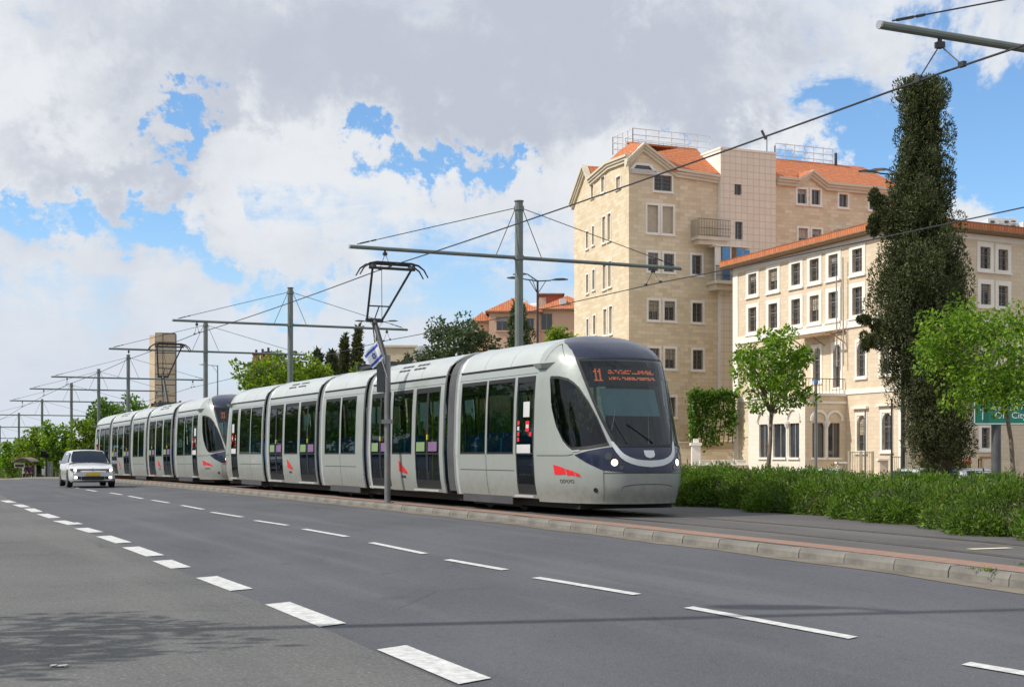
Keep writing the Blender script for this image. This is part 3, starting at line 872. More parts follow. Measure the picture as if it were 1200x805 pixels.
def build_pantograph(root, s):
    pg = bpy.data.objects.new('pantograph', None); pg = None
    m = MB(); m.box(s - .75, s + .75, -.55, .55, 3.50, 3.58); m.box(s - .8, s - .7, -.6, .6, 3.5, 3.66); m.box(s + .7, s + .8, -.6, .6, 3.5, 3.66)
    base = m.build('pantograph', M_dgrey, root)
    for x, y in ((-.6, -.45), (-.6, .45), (.6, -.45), (.6, .45)):
        t_ = MB(); t_.tube([(s + x, y, 3.58), (s + x, y, 3.63), (s + x, y, 3.68), (s + x, y, 3.73)], [.05, .075, .05, .06], 10); t_.build('insulator', M_dgrey, base)
    k = Vector((s + 1.0, 0, 4.92))
    m = MB(); m.tube([(s + .05, .0, 3.66), k], [.085, .065], 10); m.tube([(s + .45, .1, 3.62), k + Vector((-.12, .1, -.06))], .022, 6); m.build('lower_arm', M_dgrey, base)
    m = MB(); m.tube([k + Vector((0, -.25, 0)), k + Vector((0, .25, 0))], .06, 10); m.build('knee_joint', M_dgrey, base)
    hd = Vector((s - .42, 0, 6.20))
    for y in (-1, 1):
        m = MB(); m.tube([k + Vector((0, .22 * y, 0)), hd + Vector((0, .56 * y, 0))], .032, 8)
        m.build('upper_arm', M_dgrey, base)
    m = MB(); a = k.lerp(hd, .28); m.tube([a + Vector((0, -.32, 0)), a + Vector((0, .32, 0))], .022, 6); m.tube([k + Vector((0, 0, .02)), a], .018, 6); m.build('cross_brace', M_dgrey, base)
    m = MB(); m.tube([k.lerp(hd, .05) + Vector((0, -.2, 0)), hd + Vector((0, .3, 0))], .009, 5); m.build('brace_wire', M_dgrey, base)
    m = MB(); m.tube([hd + Vector((0, -.66, .0)), hd + Vector((0, .66, .0))], .04, 8)
    for y in (-.56, .56): m.box(hd.x - .2, hd.x + .2, y - .035, y + .035, hd.z, hd.z + .09)
    m.build('head_frame', M_dgrey, base)
    for dx in (-.17, .17):
        p = [(hd.x + dx, -.98, hd.z - .22), (hd.x + dx, -.86, hd.z - .02), (hd.x + dx, -.70, hd.z + .09), (hd.x + dx, -.5, hd.z + .13), (hd.x + dx, .5, hd.z + .13), (hd.x + dx, .70, hd.z + .09), (hd.x + dx, .86, hd.z - .02), (hd.x + dx, .98, hd.z - .22)]
        m = MB(); m.tube(p, [.018, .022, .028, .034, .034, .028, .022, .018], 7); m.build('contact_strip', M_black, base)

def build_tram(label):
    root = thing('tram', label, 'tram', group='two coupled trams')
    S = []
    S.append(build_section(root, 'cab_section', SE, 6.08, [(3.15, 4.44), (4.52, 5.84)], [(2.22, 3.03, 1)], cab='front'))
    S.append(build_section(root, 'door_section', 6.72, 11.75, [(8.75, 10.07)], [(7.05, 8.53, 2), (10.25, 11.62, 2)]))
    S.append(build_section(root, 'middle_section', 12.10, 15.75, [(12.81, 14.02), (14.14, 15.42)], []))
    S.append(build_section(root, 'door_section', 16.12, 21.35, [(18.03, 19.42)], [(16.32, 17.82, 2), (19.62, 21.1, 2)]))
    S.append(build_section(root, 'cab_section', 21.75, TL - SE, [(22.05, 23.38), (23.46, 24.80)], [(25.1, 25.95, 1)], cab='rear'))
    build_nose(root, S[0], False); build_nose(root, S[4], True)
    for a, b in ((6.08, 6.72), (11.75, 12.10), (15.75, 16.12), (21.35, 21.75)): build_bellows(root, a, b)
    # roof vents on the door sections
    for sec, c in ((S[1], 9.3), (S[3], 18.8)):
        m = MB()
        for row, z in enumerate((3.17, 3.27)):
            for k in range(7):
                if k == 3: continue
                y = sy(z); y2 = sy(z + .035); x = c - .85 + k * .25 + row * .05
                for sd in (1, -1):
                    q = [Vector((x, sd * (y + .006), z + .006)), Vector((x + .2, sd * (y + .006), z + .006)), Vector((x + .17, sd * (y2 + .006), z + .045)), Vector((x - .03, sd * (y2 + .006), z + .045))]
                    m.poly(q)
        m.build('vent_grille', M_black, sec)['kind'] = 'stuff'
        p = MB()
        for pl in ([(-.27, 1.06), (-.27, .80), (.0, .77), (.0, .93)], [(.02, .92), (.02, .765), (.15, .755), (.15, .85)], [(.17, .84), (.17, .75), (.27, .745), (.27, .79)]):
            # emblem reads toward the nose on the near side
            for sd in (1, -1):
                mb = MB(); mb.poly([Vector((c + .05 - x * (1 if sd > 0 else 1), sd * (sy(z) + .005), z - .04)) for x, z in pl]); mb.build('red_emblem', M_red, sec)
        mb = MB(); side_patch(mb, c - .12, c + .16, .60, .66, 1, .005, 1); mb.build('fleet_number', M_dgrey, sec)
    # notices on the front cab door
    d0 = 2.22
    for (a, b, z0, z1, mt) in ((2.42, 2.70, 1.90, 2.20, M_decalw), (2.42, 2.58, 1.62, 1.82, M_red), (2.44, 2.56, 1.68, 1.75, M_decalw), (2.31, 2.42, 1.52, 1.60, M_red), (2.36, 2.97, 1.19, 1.36, M_decalw),
                               (2.86, 2.95, 1.75, 1.83, M_red), (2.86, 2.95, 1.64, 1.72, M_decalw), (2.86, 2.95, 1.53, 1.61, M_red), (2.86, 2.95, 1.42, 1.50, M_red)):
        for (x0, x1) in ((a, b), (TL - b, TL - a)):
            p = MB(); side_patch(p, x0, x1, z0, z1, 1, .008 if mt is not M_decalw else .006 + .004 * (z1 - z0 < .1), 2); p.build('door_notice', mt, S[0] if x0 < 10 else S[4])
    # seats and handrails
    for si, lst in ((0, (3.5, 4.1, 4.8, 5.4)), (1, (9.0, 9.7)), (2, (12.9, 13.6, 14.4, 15.1)), (3, (18.3, 19.1)), (4, (22.4, 23.0, 23.8, 24.4))):
        for x in lst:
            for y in (-.85, .85, .40):
                if y == .40 and si in (1, 3): continue
                m = MB(); m.box(x - .2, x + .22, y - .2, y + .2, .78, .86); m.box(x + .17, x + .25, y - .2, y + .2, .86, 1.52); m.box(x + .19, x + .23, y - .14, y + .14, 1.52, 1.62); m.box(x - .05, x + .05, y - .05, y + .05, .40, .78)
                m.build('seat', M_seat, S[si])
    for si, x, y in ((0, 3.1, .6), (0, 4.5, -.3), (1, 7.8, .0), (1, 8.7, .8), (1, 10.2, .8), (1, 10.9, 0), (2, 13.4, .3), (2, 14.6, -.3), (3, 17.0, 0), (3, 17.95, .8), (3, 19.5, .8), (3, 20.3, 0), (4, 23.4, .3), (4, 25.0, .6)):
        m = MB(); m.tube([(x, y, .4), (x, y, 2.76)], .02, 6); m.build('handrail', M_yellow, S[si])
    build_pantograph(root, 14.0)
    # underframe, bogies, skirts
    m = MB(); m.box(.9, 27.3, -1.0, 1.0, .14, .30); m.build('underframe', M_black, root)
    for c in (4.6, 13.9, 23.6):
        b = MB(); b.box(c - 1.2, c + 1.2, -1.0, 1.0, .10, .30); bg = b.build('bogie', M_black, root)
        for dx in (-.85, .85):
            for y in (-.72, .72):
                w = MB(); w.disc((c + dx, y - .06, .29), (0, 1, 0), .28, 20, .12); w.build('wheel', M_dgrey, bg)
        for y in (-1.235, 1.205):
            k = MB(); k.box(c - 1.25, c + 1.25, y, y + .03, .16, .34); k.build('bogie_skirt', M_skirt, bg)
    m = MB(); m.box(TL - .2, TL + .25, -.1, .1, .38, .5); m.build('coupler', M_dgrey, root)
    # small lamps along the side
    for s, z in ((2.05, 1.9), (6.2 - .25, .62), (12.3, 1.42), (15.6, 1.42)):
        pass
    return root
TROT = math.atan2(TT.y, TT.x)
tram1 = build_tram('silver tram with navy front, lit headlights and orange display, leading the coupled pair')
p = Wt(-2.0, 1.325); tram1.location = (p.x, p.y, BED); tram1.rotation_euler = (0, 0, TROT)
tram2 = copy_tree(tram1)
tram2['label'] = 'silver tram coupled behind the leading tram, its windshield half hidden by it'
a, b = Wt(26.95, 1.325), Wt(26.95 + 28.25, 1.325)
tram2.location = (a.x, a.y, a.z + BED - .02)
tram2.rotation_euler = (0, -math.atan2(b.z - .10 - a.z, 28.25), TROT)
# ------------------------------------------------------------------ overhead line: masts, cross arms, wires
M_mast = pm('mast_paint', (.17, .195, .18), .5, .2, var=.12, scale=2)
M_wire = pm('copper_wire', (.05, .05, .055), .5, .4, var=.1)
def build_mast(label):
    r = thing('catenary_mast', label, 'mast', group='overhead line masts along the tracks')
    # local: x to the right across the tracks, z up
    m = MB(); m.tube([(0, 0, -1.5), (0, 0, 8.55)], [.135, .118], 14); m.tube([(0, 0, 8.55), (0, 0, 8.58)], [.14, .14], 14); m.build('mast', M_mast, r, False)
    for s, L in ((-1, 5.1), (1, 5.45)):
        m = MB(); m.tube([(.1 * s, 0, 6.94), (L * s, 0, 6.94)], .055, 10); a = m.build('cross_arm', M_mast, r)
        m = MB(); m.tube([(L * s, 0, 6.94), (L * s + .03 * s, 0, 6.94)], .058, 10); m.build('end_cap', M_chrome, a)
        m = MB(); m.tube([(.12 * s, 0, 8.36), (L * s - .2 * s, 0, 7.02)], .012, 5)
        for k in (.90, .94, .97):
            c = Vector((.12 * s, 0, 8.36)).lerp(Vector((L * s - .2 * s, 0, 7.02)), k); m.tube([c + Vector((-.07 * s, 0, .02)), c + Vector((.07 * s, 0, -.02))], .022, 5)
        m.build('tie_wire', M_wire, r)
        m = MB(); m.tube([(.12 * s, 0, 8.34), (.72 * s, 0, 6.99)], .012, 5); m.build('brace_wire', M_wire, r)
        hx = -4.09 if s < 0 else 4.48
        m = MB(); m.tube([(hx, 0, 6.92), (hx, 0, 6.80)], .03, 6); m.tube([(hx, 0, 6.8), (hx, -.42, 6.43)], .009, 5); m.tube([(hx, 0, 6.8), (hx, .42, 6.43)], .009, 5)
        m.box(hx - .03, hx + .03, -.47, -.37, 6.40, 6.47); m.box(hx - .03, hx + .03, .37, .47, 6.40, 6.47); m.box(hx - .05, hx + .05, -.05, .05, 6.76, 6.84)
        m.build('hanger', M_wire, a)
    for z in (6.94, 8.36):
        m = MB(); m.tube([(0, 0, z - .06), (0, 0, z + .06)], .15, 14); m.build('collar', M_mast, r)
    return r
ARM = math.atan2(TN.y, TN.x)
MASTS = [(-9.7, 5.3 + .38), (12.15, 5.42), (35.4, 5.5), (51.8, 5.6), (75.4, 5.7), (88.6, 5.8), (103.9, 5.9), (125, 6.0), (146, 6.0), (168, 6.0)]
MLAB = ['green-grey mast with its arm reaching in over the cypress top',
        'tall green-grey mast rising behind the leading tram beside the double street lamp',
        'green-grey mast standing behind the middle of the leading tram',
        'green-grey mast beside the single-arm lamp where the two trams meet',
        'green-grey mast just left of the stone tower', 'green-grey mast rising out of the dark tree left of the stone tower',
        'distant mast standing above the white car', 'distant mast among the bright green trees by the traffic light',
        'distant mast over the bus shelter', 'farthest mast, low over the trees beyond the crest']
mast0 = None; hang1 = []; hang2 = []
for i, ((q, off), lab) in enumerate(zip(MASTS, MLAB)):
    mm = build_mast(lab) if mast0 is None else copy_tree(mast0)
    if mast0 is None: mast0 = mm
    mm['label'] = lab
    p = Wt(q, off); mm.location = (p.x, p.y, p.z); mm.rotation_euler = (0, 0, ARM)
    hang1.append(p + TN * (-4.09) + Vector((0, 0, 6.42))); hang2.append(p + TN * 4.48 + Vector((0, 0, 6.42)))
def overhead(H, label):
    H = [H[0] + (H[0] - H[1]) * 1.2] + H
    pts = []
    for a, b in zip(H, H[1:]):
        n = 8; L = (b - a).length
        for k in range(n):
            f = k / n; c = a.lerp(b, f); c.z -= .00045 * L * L * 4 * f * (1 - f) * .25
            pts.append(c)
    pts.append(H[-1])
    m = MB(); m.tube(pts, .016, 5); tag(m.build('contact_wire', M_wire), label, 'wire', 'overhead contact wires')
overhead(hang1, 'thin overhead wire touching the raised pantographs of the trams')
overhead(hang2, 'thin overhead wire of the second track, passing in front of the stone buildings')
# ------------------------------------------------------------------ buildings
M_stone = stone_mat('tall_house_stone', (.80, .68, .49), (.62, .49, .32), (.58, .48, .35), bw=.75, rh=.30, ms=.016, blot=.34)
M_tile = stone_mat('square_stone_cladding', (.80, .72, .59), (.76, .67, .53), (.58, .50, .40), bw=.55, rh=.55, ms=.03, offset=0.0, blot=.12)
M_wstone = stone_mat('pale_school_stone', (.74, .62, .46), (.66, .53, .38), (.58, .49, .38), bw=.6, rh=.28, ms=.016)
M_trim = pm('white_stone_trim', (.84, .80, .72), .8, var=.06, scale=.8, bump=.15)
M_corn = pm('cream_cornice', (.66, .59, .46), .8, var=.07, scale=.7, bump=.1)
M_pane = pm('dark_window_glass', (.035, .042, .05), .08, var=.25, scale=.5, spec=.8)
M_frame = pm('window_frame', (.36, .33, .29), .6, var=.1)
M_grille = pm('iron_grille', (.16, .14, .12), .6, .3, var=.1)
M_shut = pm('beige_shutter', (.50, .44, .34), .7, var=.08)
M_blue = pm('blue_shutter', (.10, .33, .62), .5, var=.08)
M_brown = pm('brown_metal', (.26, .15, .08), .7, var=.15)
M_wmetal = pm('white_railing', (.68, .68, .68), .5, var=.05)
M_plast = pm('pink_plaster', (.62, .43, .31), .85, var=.12, scale=.4)
M_redb = pm('red_brown_cladding', (.33, .10, .07), .8, var=.12)
def tile_mat():
    m = bpy.data.materials.new('clay_roof_tiles'); m.use_nodes = True
    nt = m.node_tree; x = NX(nt); b = nt.nodes['Principled BSDF']
    uv = x.node('ShaderNodeTexCoord').outputs['UV']
    br = x.node('ShaderNodeTexBrick'); nt.links.new(uv, br.inputs['Vector'])
    br.inputs['Color1'].default_value = (.66, .225, .085, 1); br.inputs['Color2'].default_value = (.54, .16, .06, 1); br.inputs['Mortar'].default_value = (.24, .07, .03, 1)
    br.inputs['Scale'].default_value = 1; br.inputs['Brick Width'].default_value = .25; br.inputs['Row Height'].default_value = .36; br.inputs['Mortar Size'].default_value = .022; br.offset = 0.0
    n = x.noise(uv, .5, 5, .6)
    c = x.mix(x.ramp(n, .4, .75, 0, .45), br.outputs[0], (.42, .17, .09))
    nt.links.new(c, b.inputs['Base Color']); b.inputs['Roughness'].default_value = .8
    bn = x.node('ShaderNodeBump'); bn.inputs['Strength'].default_value = .8; bn.inputs['Distance'].default_value = .05
    nt.links.new(x.m('SUBTRACT', 1.0, br.outputs['Fac']), bn.inputs['Height']); nt.links.new(bn.outputs[0], b.inputs['Normal'])
    return m
M_tiles = tile_mat()

class Fac:
    """a vertical wall plane: t metres along, z up, d outwards"""
    def __init__(s, O, e, flip=False):
        s.O = Vector((O[0], O[1], 0)); s.e = Vector((e[0], e[1], 0)).normalized()
        n = Vector((s.e.y, -s.e.x, 0))
        if n.dot(s.O) > 0: n = -n
        s.n = n
    def P(s, t, z, d=0.0):
        p = s.O + s.e * t + s.n * d; return Vector((p.x, p.y, z))
    def at(s, px, py):
        r = (px - 600) / F
        t = (r * s.O.y - s.O.x) / (s.e.x - r * s.e.y); Y = s.O.y + t * s.e.y
        return t, CAMH + (HOR - py) / F * Y
    def off(s, d): 
        f = Fac((0, 0), (s.e.x, s.e.y)); f.O = s.O + s.n * d; f.n = s.n; return f
    def box(s, m, t0, t1, z0, z1, d0, d1):
        c = s.P((t0 + t1) / 2, (z0 + z1) / 2, (d0 + d1) / 2)
        return m.obox(c, s.e * (t1 - t0) / 2, s.n * (d1 - d0) / 2, (0, 0, (z1 - z0) / 2))
    def bar(s, m, a, b, w, h=None): return m.bar(s.P(*a), s.P(*b), w, h)
def face_to(m, n):
    pass
def wall(fac, name, mat, parent, t0, t1, z0, z1, ops, top=None, reveal=.22):
    """wall skin with window openings cut out and their reveals; top = polyline of the roof edge"""
    m = MB()
    ts = sorted(set([t0, t1] + [v for o in ops for v in (o[0], o[1])])); zs = sorted(set([z0, z1] + [v for o in ops for v in (o[2], o[3])]))
    ts = [t for t in ts if t0 - 1e-6 <= t <= t1 + 1e-6]; zs = [z for z in zs if z0 - 1e-6 <= z <= z1 + 1e-6]
    def q(pts):
        m.poly([fac.P(*p) for p in pts], [(p[0], p[1]) for p in pts])
    for i in range(len(ts) - 1):
        for j in range(len(zs) - 1):
            tc, zc = (ts[i] + ts[i + 1]) / 2, (zs[j] + zs[j + 1]) / 2
            if any(o[0] < tc < o[1] and o[2] < zc < o[3] for o in ops): continue
            q([(ts[i], zs[j]), (ts[i + 1], zs[j]), (ts[i + 1], zs[j + 1]), (ts[i], zs[j + 1])])
    if top:
        for (a, za), (b, zb) in zip(top, top[1:]): q([(a, z1), (b, z1), (b, zb), (a, za)])
    for o in ops:
        a, b, c, d = o[:4]
        for (p, r) in (((a, c), (a, d)), ((a, d), (b, d)), ((b, d), (b, c)), ((b, c), (a, c))):
            m.poly([fac.P(p[0], p[1], 0), fac.P(r[0], r[1], 0), fac.P(r[0], r[1], -reveal), fac.P(p[0], p[1], -reveal)], [(p[0], p[1]), (r[0], r[1]), (r[0] + .2, r[1]), (p[0] + .2, p[1])])
    o = m.build(name, mat, parent)
    return fix_normals(o)
RW = [0]
M_curt = pm('pale_curtain', (.42, .41, .39), .9, var=.15)
def window(fac, parent, a, b, c, d, sw=.16, proud=.04, style='sash', trim=None, head=None, sill=True, grille=True, depth=.2, arch=False):
    """window = stone surround, with pane, frame, sill and grille under it"""
    trim = trim or M_trim; head = sw if head is None else head
    m = MB()
    fac.box(m, a - sw, a, c - sw * .6, d + head, -.02, proud); fac.box(m, b, b + sw, c - sw * .6, d + head, -.02, proud)
    fac.box(m, a, b, d, d + head, -.02, proud); fac.box(m, a, b, c - sw * .6, c, -.02, proud)
    w = m.build('window', trim, parent)
    R = (b - a) / 2; cx = (a + b) / 2
    m = MB()
    if arch:
        # stone spandrels turn the opening into an arch
        n = 10; zs = d - R
        for k in range(n):
            t0_, t1_ = PI - PI * k / n, PI - PI * (k + 1) / n
            p, q = (cx + R * math.cos(t0_), zs + R * math.sin(t0_)), (cx + R * math.cos(t1_), zs + R * math.sin(t1_))
            m.poly([fac.P(p[0], p[1], .0), fac.P(q[0], q[1], .0), fac.P(q[0], d, .0), fac.P(p[0], d, .0)])
            m.poly([fac.P(p[0], p[1], .0), fac.P(q[0], q[1], .0), fac.P(q[0], q[1], -depth), fac.P(p[0], p[1], -depth)])
        m.build('arch_head', trim, w)
    m = MB(); m.poly([fac.P(a, c, -depth), fac.P(b, c, -depth), fac.P(b, d, -depth), fac.P(a, d, -depth)])
    if style == 'shutter':
        m = MB(); n = int((d - c) / .12)
        for k in range(n): fac.box(m, a, b, c + (d - c) * k / n, c + (d - c) * (k + .86) / n, -depth, -depth + .03)
        m.build('shutter', M_shut, w)
    else:
        m.build('pane', M_pane, w)
        m = MB(); f = .05
        fac.box(m, a, a + f, c, d, -depth, -depth + .05); fac.box(m, b - f, b, c, d, -depth, -depth + .05); fac.box(m, a, b, c, c + f, -depth, -depth + .05); fac.box(m, a, b, d - f, d, -depth, -depth + .05)
        fac.box(m, cx - f / 2, cx + f / 2, c, d, -depth, -depth + .045)
        if style == 'cross': fac.box(m, a, b, c + (d - c) * .62, c + (d - c) * .62 + f, -depth, -depth + .045)
        m.build('frame', M_frame, w)
    RW[0] += 1; hsh = (RW[0] * 7919) % 11
    if style != 'shutter' and hsh in (1, 4, 5, 8):
        zc = d - (d - c) * (.30, .55, .40, .75)[hsh % 4]
        m = MB(); n = max(3, int((d - zc) / .1))
        for k in range(n): fac.box(m, a + .03, b - .03, zc + (d - zc) * k / n, zc + (d - zc) * (k + .88) / n, -depth + .005, -depth + .025)
        m.build('blind', M_shut if hsh % 2 else M_curt, w)
    if grille and style != 'shutter':
        m = MB(); n = max(3, int((b - a) / .22))
        for k in range(1, n): t_ = a + (b - a) * k / n; fac.box(m, t_ - .012, t_ + .012, c, d, -.05, -.028)
        for k in range(1, 4): z = c + (d - c) * k / 4; fac.box(m, a, b, z - .015, z + .015, -.052, -.026)
        m.build('grille', M_grille, w)
    if sill:
        m = MB(); fac.box(m, a - sw - .05, b + sw + .05, c - sw * .6 - .10, c - sw * .6, -.02, proud + .08); m.build('sill', trim, w)
    return w
def roof_plane(name, mat, parent, pts, thick=.12):
    """tile plane from eave pair to ridge pair, with uv in metres"""
    a, b, c, d = [Vector(p) for p in pts]
    m = MB(); L = (b - a).length; S = (d - a).length
    off = (d - a).dot((b - a).normalized()); offc = (c - a).dot((b - a).normalized()); H = math.sqrt(max(.01, S * S - off * off))
    m.poly([a, b, c, d], [(0, 0), (L, 0), (offc, H), (off, H)])
    dn = Vector((0, 0, -thick)); m.poly([a + dn, b + dn, c + dn, d + dn])
    m.poly([a, b, b + dn, a + dn], [(0, 0), (L, 0), (L, .1), (0, .1)])
    return m.build(name, mat, parent)
def cornice(fac, parent, pts, h=.62, proud=.42, mat=None, name='cornice'):
    """moulded band following the roof edge: three stepped boxes per run"""
    for (a, za), (b, zb) in zip(pts, pts[1:]):
        m = MB()
        for (z0, z1, pr) in ((-h, -h * .62, proud * .45), (-h * .62, -h * .28, proud * .72), (-h * .28, 0.02, proud)):
            p = [fac.P(a, za + z0, -.1), fac.P(b, zb + z0, -.1), fac.P(b, zb + z1, -.1), fac.P(a, za + z1, -.1)]
            m.prism(p, fac.n * (pr + .1))
        fix_normals(m.build(name, mat or M_corn, parent))

# ---- tall stone apartment house
def tall_house():
    B = thing('apartment_house', 'tall beige stone apartment house with gables, orange tile roof and white roof railing', 'building', (0, 0, 0))
    fr = Fac((8.95, 107.8), (.916, .401)); fl = Fac((8.95, 107.8), (-.277, .961))
    inn = Vector((-.401, .916, 0)).normalized()
    base = -2.0
    # right face
    rows_r = [(1.6, 2.55, 18.38, 20.48, 'shutter'), (2.93, 3.88, 18.38, 20.48, 'shutter'), (1.66, 2.56, 15.42, 16.82, 's'), (3.06, 3.96, 15.42, 16.82, 's'), (5.58, 6.46, 15.35, 16.85, 's'),
              (1.70, 2.63, 11.66, 13.14, 's'), (3.11, 4.04, 11.66, 13.14, 's'), (5.62, 6.54, 11.62, 13.12, 's'), (1.72, 2.66, 7.94, 9.46, 's'), (3.16, 4.08, 7.94, 9.46, 's'), (5.66, 6.58, 7.92, 9.44, 's'),
              (1.74, 2.68, 4.2, 5.7, 's'), (3.18, 4.10, 4.2, 5.7, 's'), (5.68, 6.60, 4.2, 5.7, 's'), (2.2, 3.75, 21.65, 22.85, 'o')]
    wall(fr, 'front_wall', M_stone, B, 0, 8.41, base, 22.95, [w[:4] for w in rows_r], [(0, 24.0), (1.18, 24.9), (4.09, 23.25), (8.41, 22.97)])
    for w in rows_r: window(fr, B, *w[:4], sw=.17 if w[4] != 'o' else .14, style='shutter' if w[4] == 'shutter' else 'sash', head=.2)
    # attic light under the gable
    m = MB(); pts = [(.12, 23.02), (.55, 23.55), (1.75, 23.55), (2.35, 23.02)]
    m.poly([fr.P(t, z, .03) for t, z in pts]); at = m.build('attic_window', M_pane, B)
    m = MB()
    for (p, q) in zip(pts, pts[1:] + pts[:1]): fr.bar(m, (p[0], p[1], .05), (q[0], q[1], .05), .16, .2)
    m.build('frame', M_trim, at)
    m = MB()
    for k in range(12): t = .2 + k * .19; fr.box(m, t, t + .03, 22.86, 23.10, .18, .21)
    fr.box(m, .1, 2.4, 23.08, 23.13, .17, .23); fr.box(m, .1, 2.4, 22.80, 22.86, .0, .24); m.build('attic_rail', M_wmetal, at)
    cornice(fr, B, [(-.35, 23.75), (1.18, 25.15), (4.09, 23.42)]); cornice(fr, B, [(4.09, 23.42), (8.0, 23.2)])
    # left face
    rows_l = [(9.45, 9.95, 18.4, 19.8), (7.95, 8.45, 18.5, 20.0), (5.25, 5.95, 18.3, 20.35), (4.0, 4.72, 18.3, 20.4), (9.40, 9.92, 14.7, 16.2), (7.80, 8.35, 14.8, 16.4), (5.10, 5.85, 14.55, 16.5), (3.85, 4.62, 14.6, 16.6),
              (9.32, 9.82, 11.1, 12.5), (7.60, 8.15, 11.1, 12.65), (4.95, 5.68, 10.85, 12.9), (3.65, 4.35, 10.85, 13.0), (4.95, 5.68, 7.2, 9.2), (3.65, 4.35, 7.2, 9.2), (7.60, 8.15, 7.4, 8.9), (8.11, 8.71, 22.4, 23.45), (5.46, 6.21, 22.4, 23.6), (1.8, 2.75, 21.8, 22.95)]
    wall(fl, 'side_wall', M_stone, B, 0, 13.1, base, 22.9 if False else 22.0, [w for w in rows_l if w[3] < 22] , None)
    up = [w for w in rows_l if w[3] > 22]
    up = [(a, b, max(c, 22.05), d) for a, b, c, d in up]
    wall(fl, 'side_wall', M_stone, B, 0, 13.1, 22.0, 23.62, up, [(0, 24.0), (4.3, 24.1), (8.7, 23.75), (9.94, 25.0), (11.65, 23.62), (13.1, 23.62)])
    for w in [w for w in rows_l if w[3] < 22] + up: window(fl, B, *w, sw=.13, style='shutter' if w[1] - w[0] > .6 else 'sash', grille=False, depth=.16)
    m = MB(); m.poly([fl.P(11.65, 23.62), fl.P(13.1, 23.62), fl.P(13.1, 22.4)])
    cornice(fl, B, [(-.3, 24.15), (4.3, 24.45), (8.75, 24.0)], h=.55); cornice(fl, B, [(8.75, 24.0), (9.94, 25.35), (13.4, 22.8)], h=.6)
    # stair tower clad in square stone
    fs = fr.off(.4)
    tw = [(9.2, 9.88, 21.75, 22.6), (9.26, 9.97, 18.25, 19.65)]
    wall(fs, 'stair_tower', M_tile, B, 7.95, 13.1, base, 25.25, tw)
    for w in tw: window(fs, B, *w, sw=.04, grille=True, sill=False)
    for t in (7.95, 13.1):
        m = MB(); m.poly([fs.P(t, base, 0), fs.P(t, base, -5), fs.P(t, 25.25, -5), fs.P(t, 25.25, 0)], [(0, base), (5, base), (5, 25.2), (0, 25.2)]); m.build('tower_return', M_tile if t > 8 else M_trim, B)
    m = MB(); fs.box(m, 7.9, 13.15, 25.25, 25.42, -5.0, .06); m.build('tower_coping', M_trim, B)
    # right wing
    ww = [(15.45, 16.33, 21.6, 22.75), (16.83, 17.67, 21.6, 22.8), (19.55, 20.40, 21.6, 22.65), (15.55, 16.45, 18.2, 19.6), (16.88, 17.79, 18.2, 19.6), (19.6, 20.5, 18.2, 19.5), (22.6, 23.5, 21.6, 22.65), (22.6, 23.5, 18.2, 19.5), (15.55, 16.45, 14.6, 16.0), (16.88, 17.79, 14.6, 16.0)]
    wall(fr, 'wing_wall', M_stone, B, 13.12, 27.0, base, 23.0, ww, [(13.12, 23.0), (15.42, 23.1), (16.66, 23.95), (18.0, 23.05), (27, 23.0)])
    for w in ww: window(fr, B, *w, sw=.17, grille=False)
    cornice(fr, B, [(13.4, 23.5), (15.42, 23.5), (16.66, 24.3), (18.17, 23.42), (27.2, 23.42)], h=.6, proud=.55)
    m = MB(); fr.box(m, 19.0, 20.9, 19.35, 19.65, .0, .9); m.build('window_awning', M_shut, B)
    # roofs
    def rp(t0, t1, z, d, t2, t3, z2, d2): return [fr.P(t0, z, d), fr.P(t1, z, d), fr.P(t3, z2, d2), fr.P(t2, z2, d2)]
    roof_plane('roof', M_tiles, B, rp(3.6, 8.1, 23.3, .35, 1.6, 8.1, 26.1, -3.6))
    roof_plane('roof', M_tiles, B, rp(1.18, 4.1, 25.1, .3, 1.18, 1.9, 25.15, -4.2))
    m = MB(); m.poly([fr.P(1.18, 25.12, .3), fr.P(4.2, 23.4, .3), fr.P(1.9, 25.9, -3.4), fr.P(1.18, 25.4, -3.6)], [(0, 0), (3, 0), (1, 4), (0, 4)]); m.build('roof', M_tiles, B)
    m = MB(); m.poly([fr.P(1.18, 25.12, .3), fr.P(1.18, 25.4, -3.6), fl.P(4.0, 24.5, .2), fl.P(.0, 24.0, .2)], [(0, 0), (4, 0), (4, 3), (0, 2)]); m.build('roof', M_tiles, B)
    m = MB(); m.poly([fl.P(3.9, 24.4, .2), fl.P(8.7, 24.0, .2), fl.P(8.7, 25.8, -3.2), fl.P(3.9, 25.8, -3.2)], [(0, 0), (5, 0), (5, 3), (0, 3)]); m.build('roof', M_tiles, B)
    m = MB(); m.poly([fl.P(9.94, 25.3, .2), fl.P(13.3, 22.8, .2), fl.P(13.3, 22.8, -8), fl.P(9.94, 25.3, -8)], [(0, 0), (4, 0), (4, 8), (0, 8)]); m.poly([fl.P(8.75, 24.0, .2), fl.P(9.94, 25.3, .2), fl.P(9.94, 25.3, -8), fl.P(8.75, 24.0, -8)], [(0, 0), (2, 0), (2, 8), (0, 8)]); m.build('roof', M_tiles, B)
    roof_plane('roof', M_tiles, B, rp(13.2, 27.2, 23.40, -.06, 13.2, 25.2, 26.1, -4.2))
    m = MB(); m.poly([fr.P(15.3, 23.5, .5), fr.P(16.66, 24.3, .5), fr.P(16.66, 24.5, -1.6)], [(0, 0), (1.5, 0), (1.5, 2)]); m.poly([fr.P(16.66, 24.3, .5), fr.P(18.2, 23.45, .5), fr.P(16.66, 24.5, -1.6)], [(0, 0), (1.5, 0), (0, 2)]); m.build('roof', M_tiles, B)
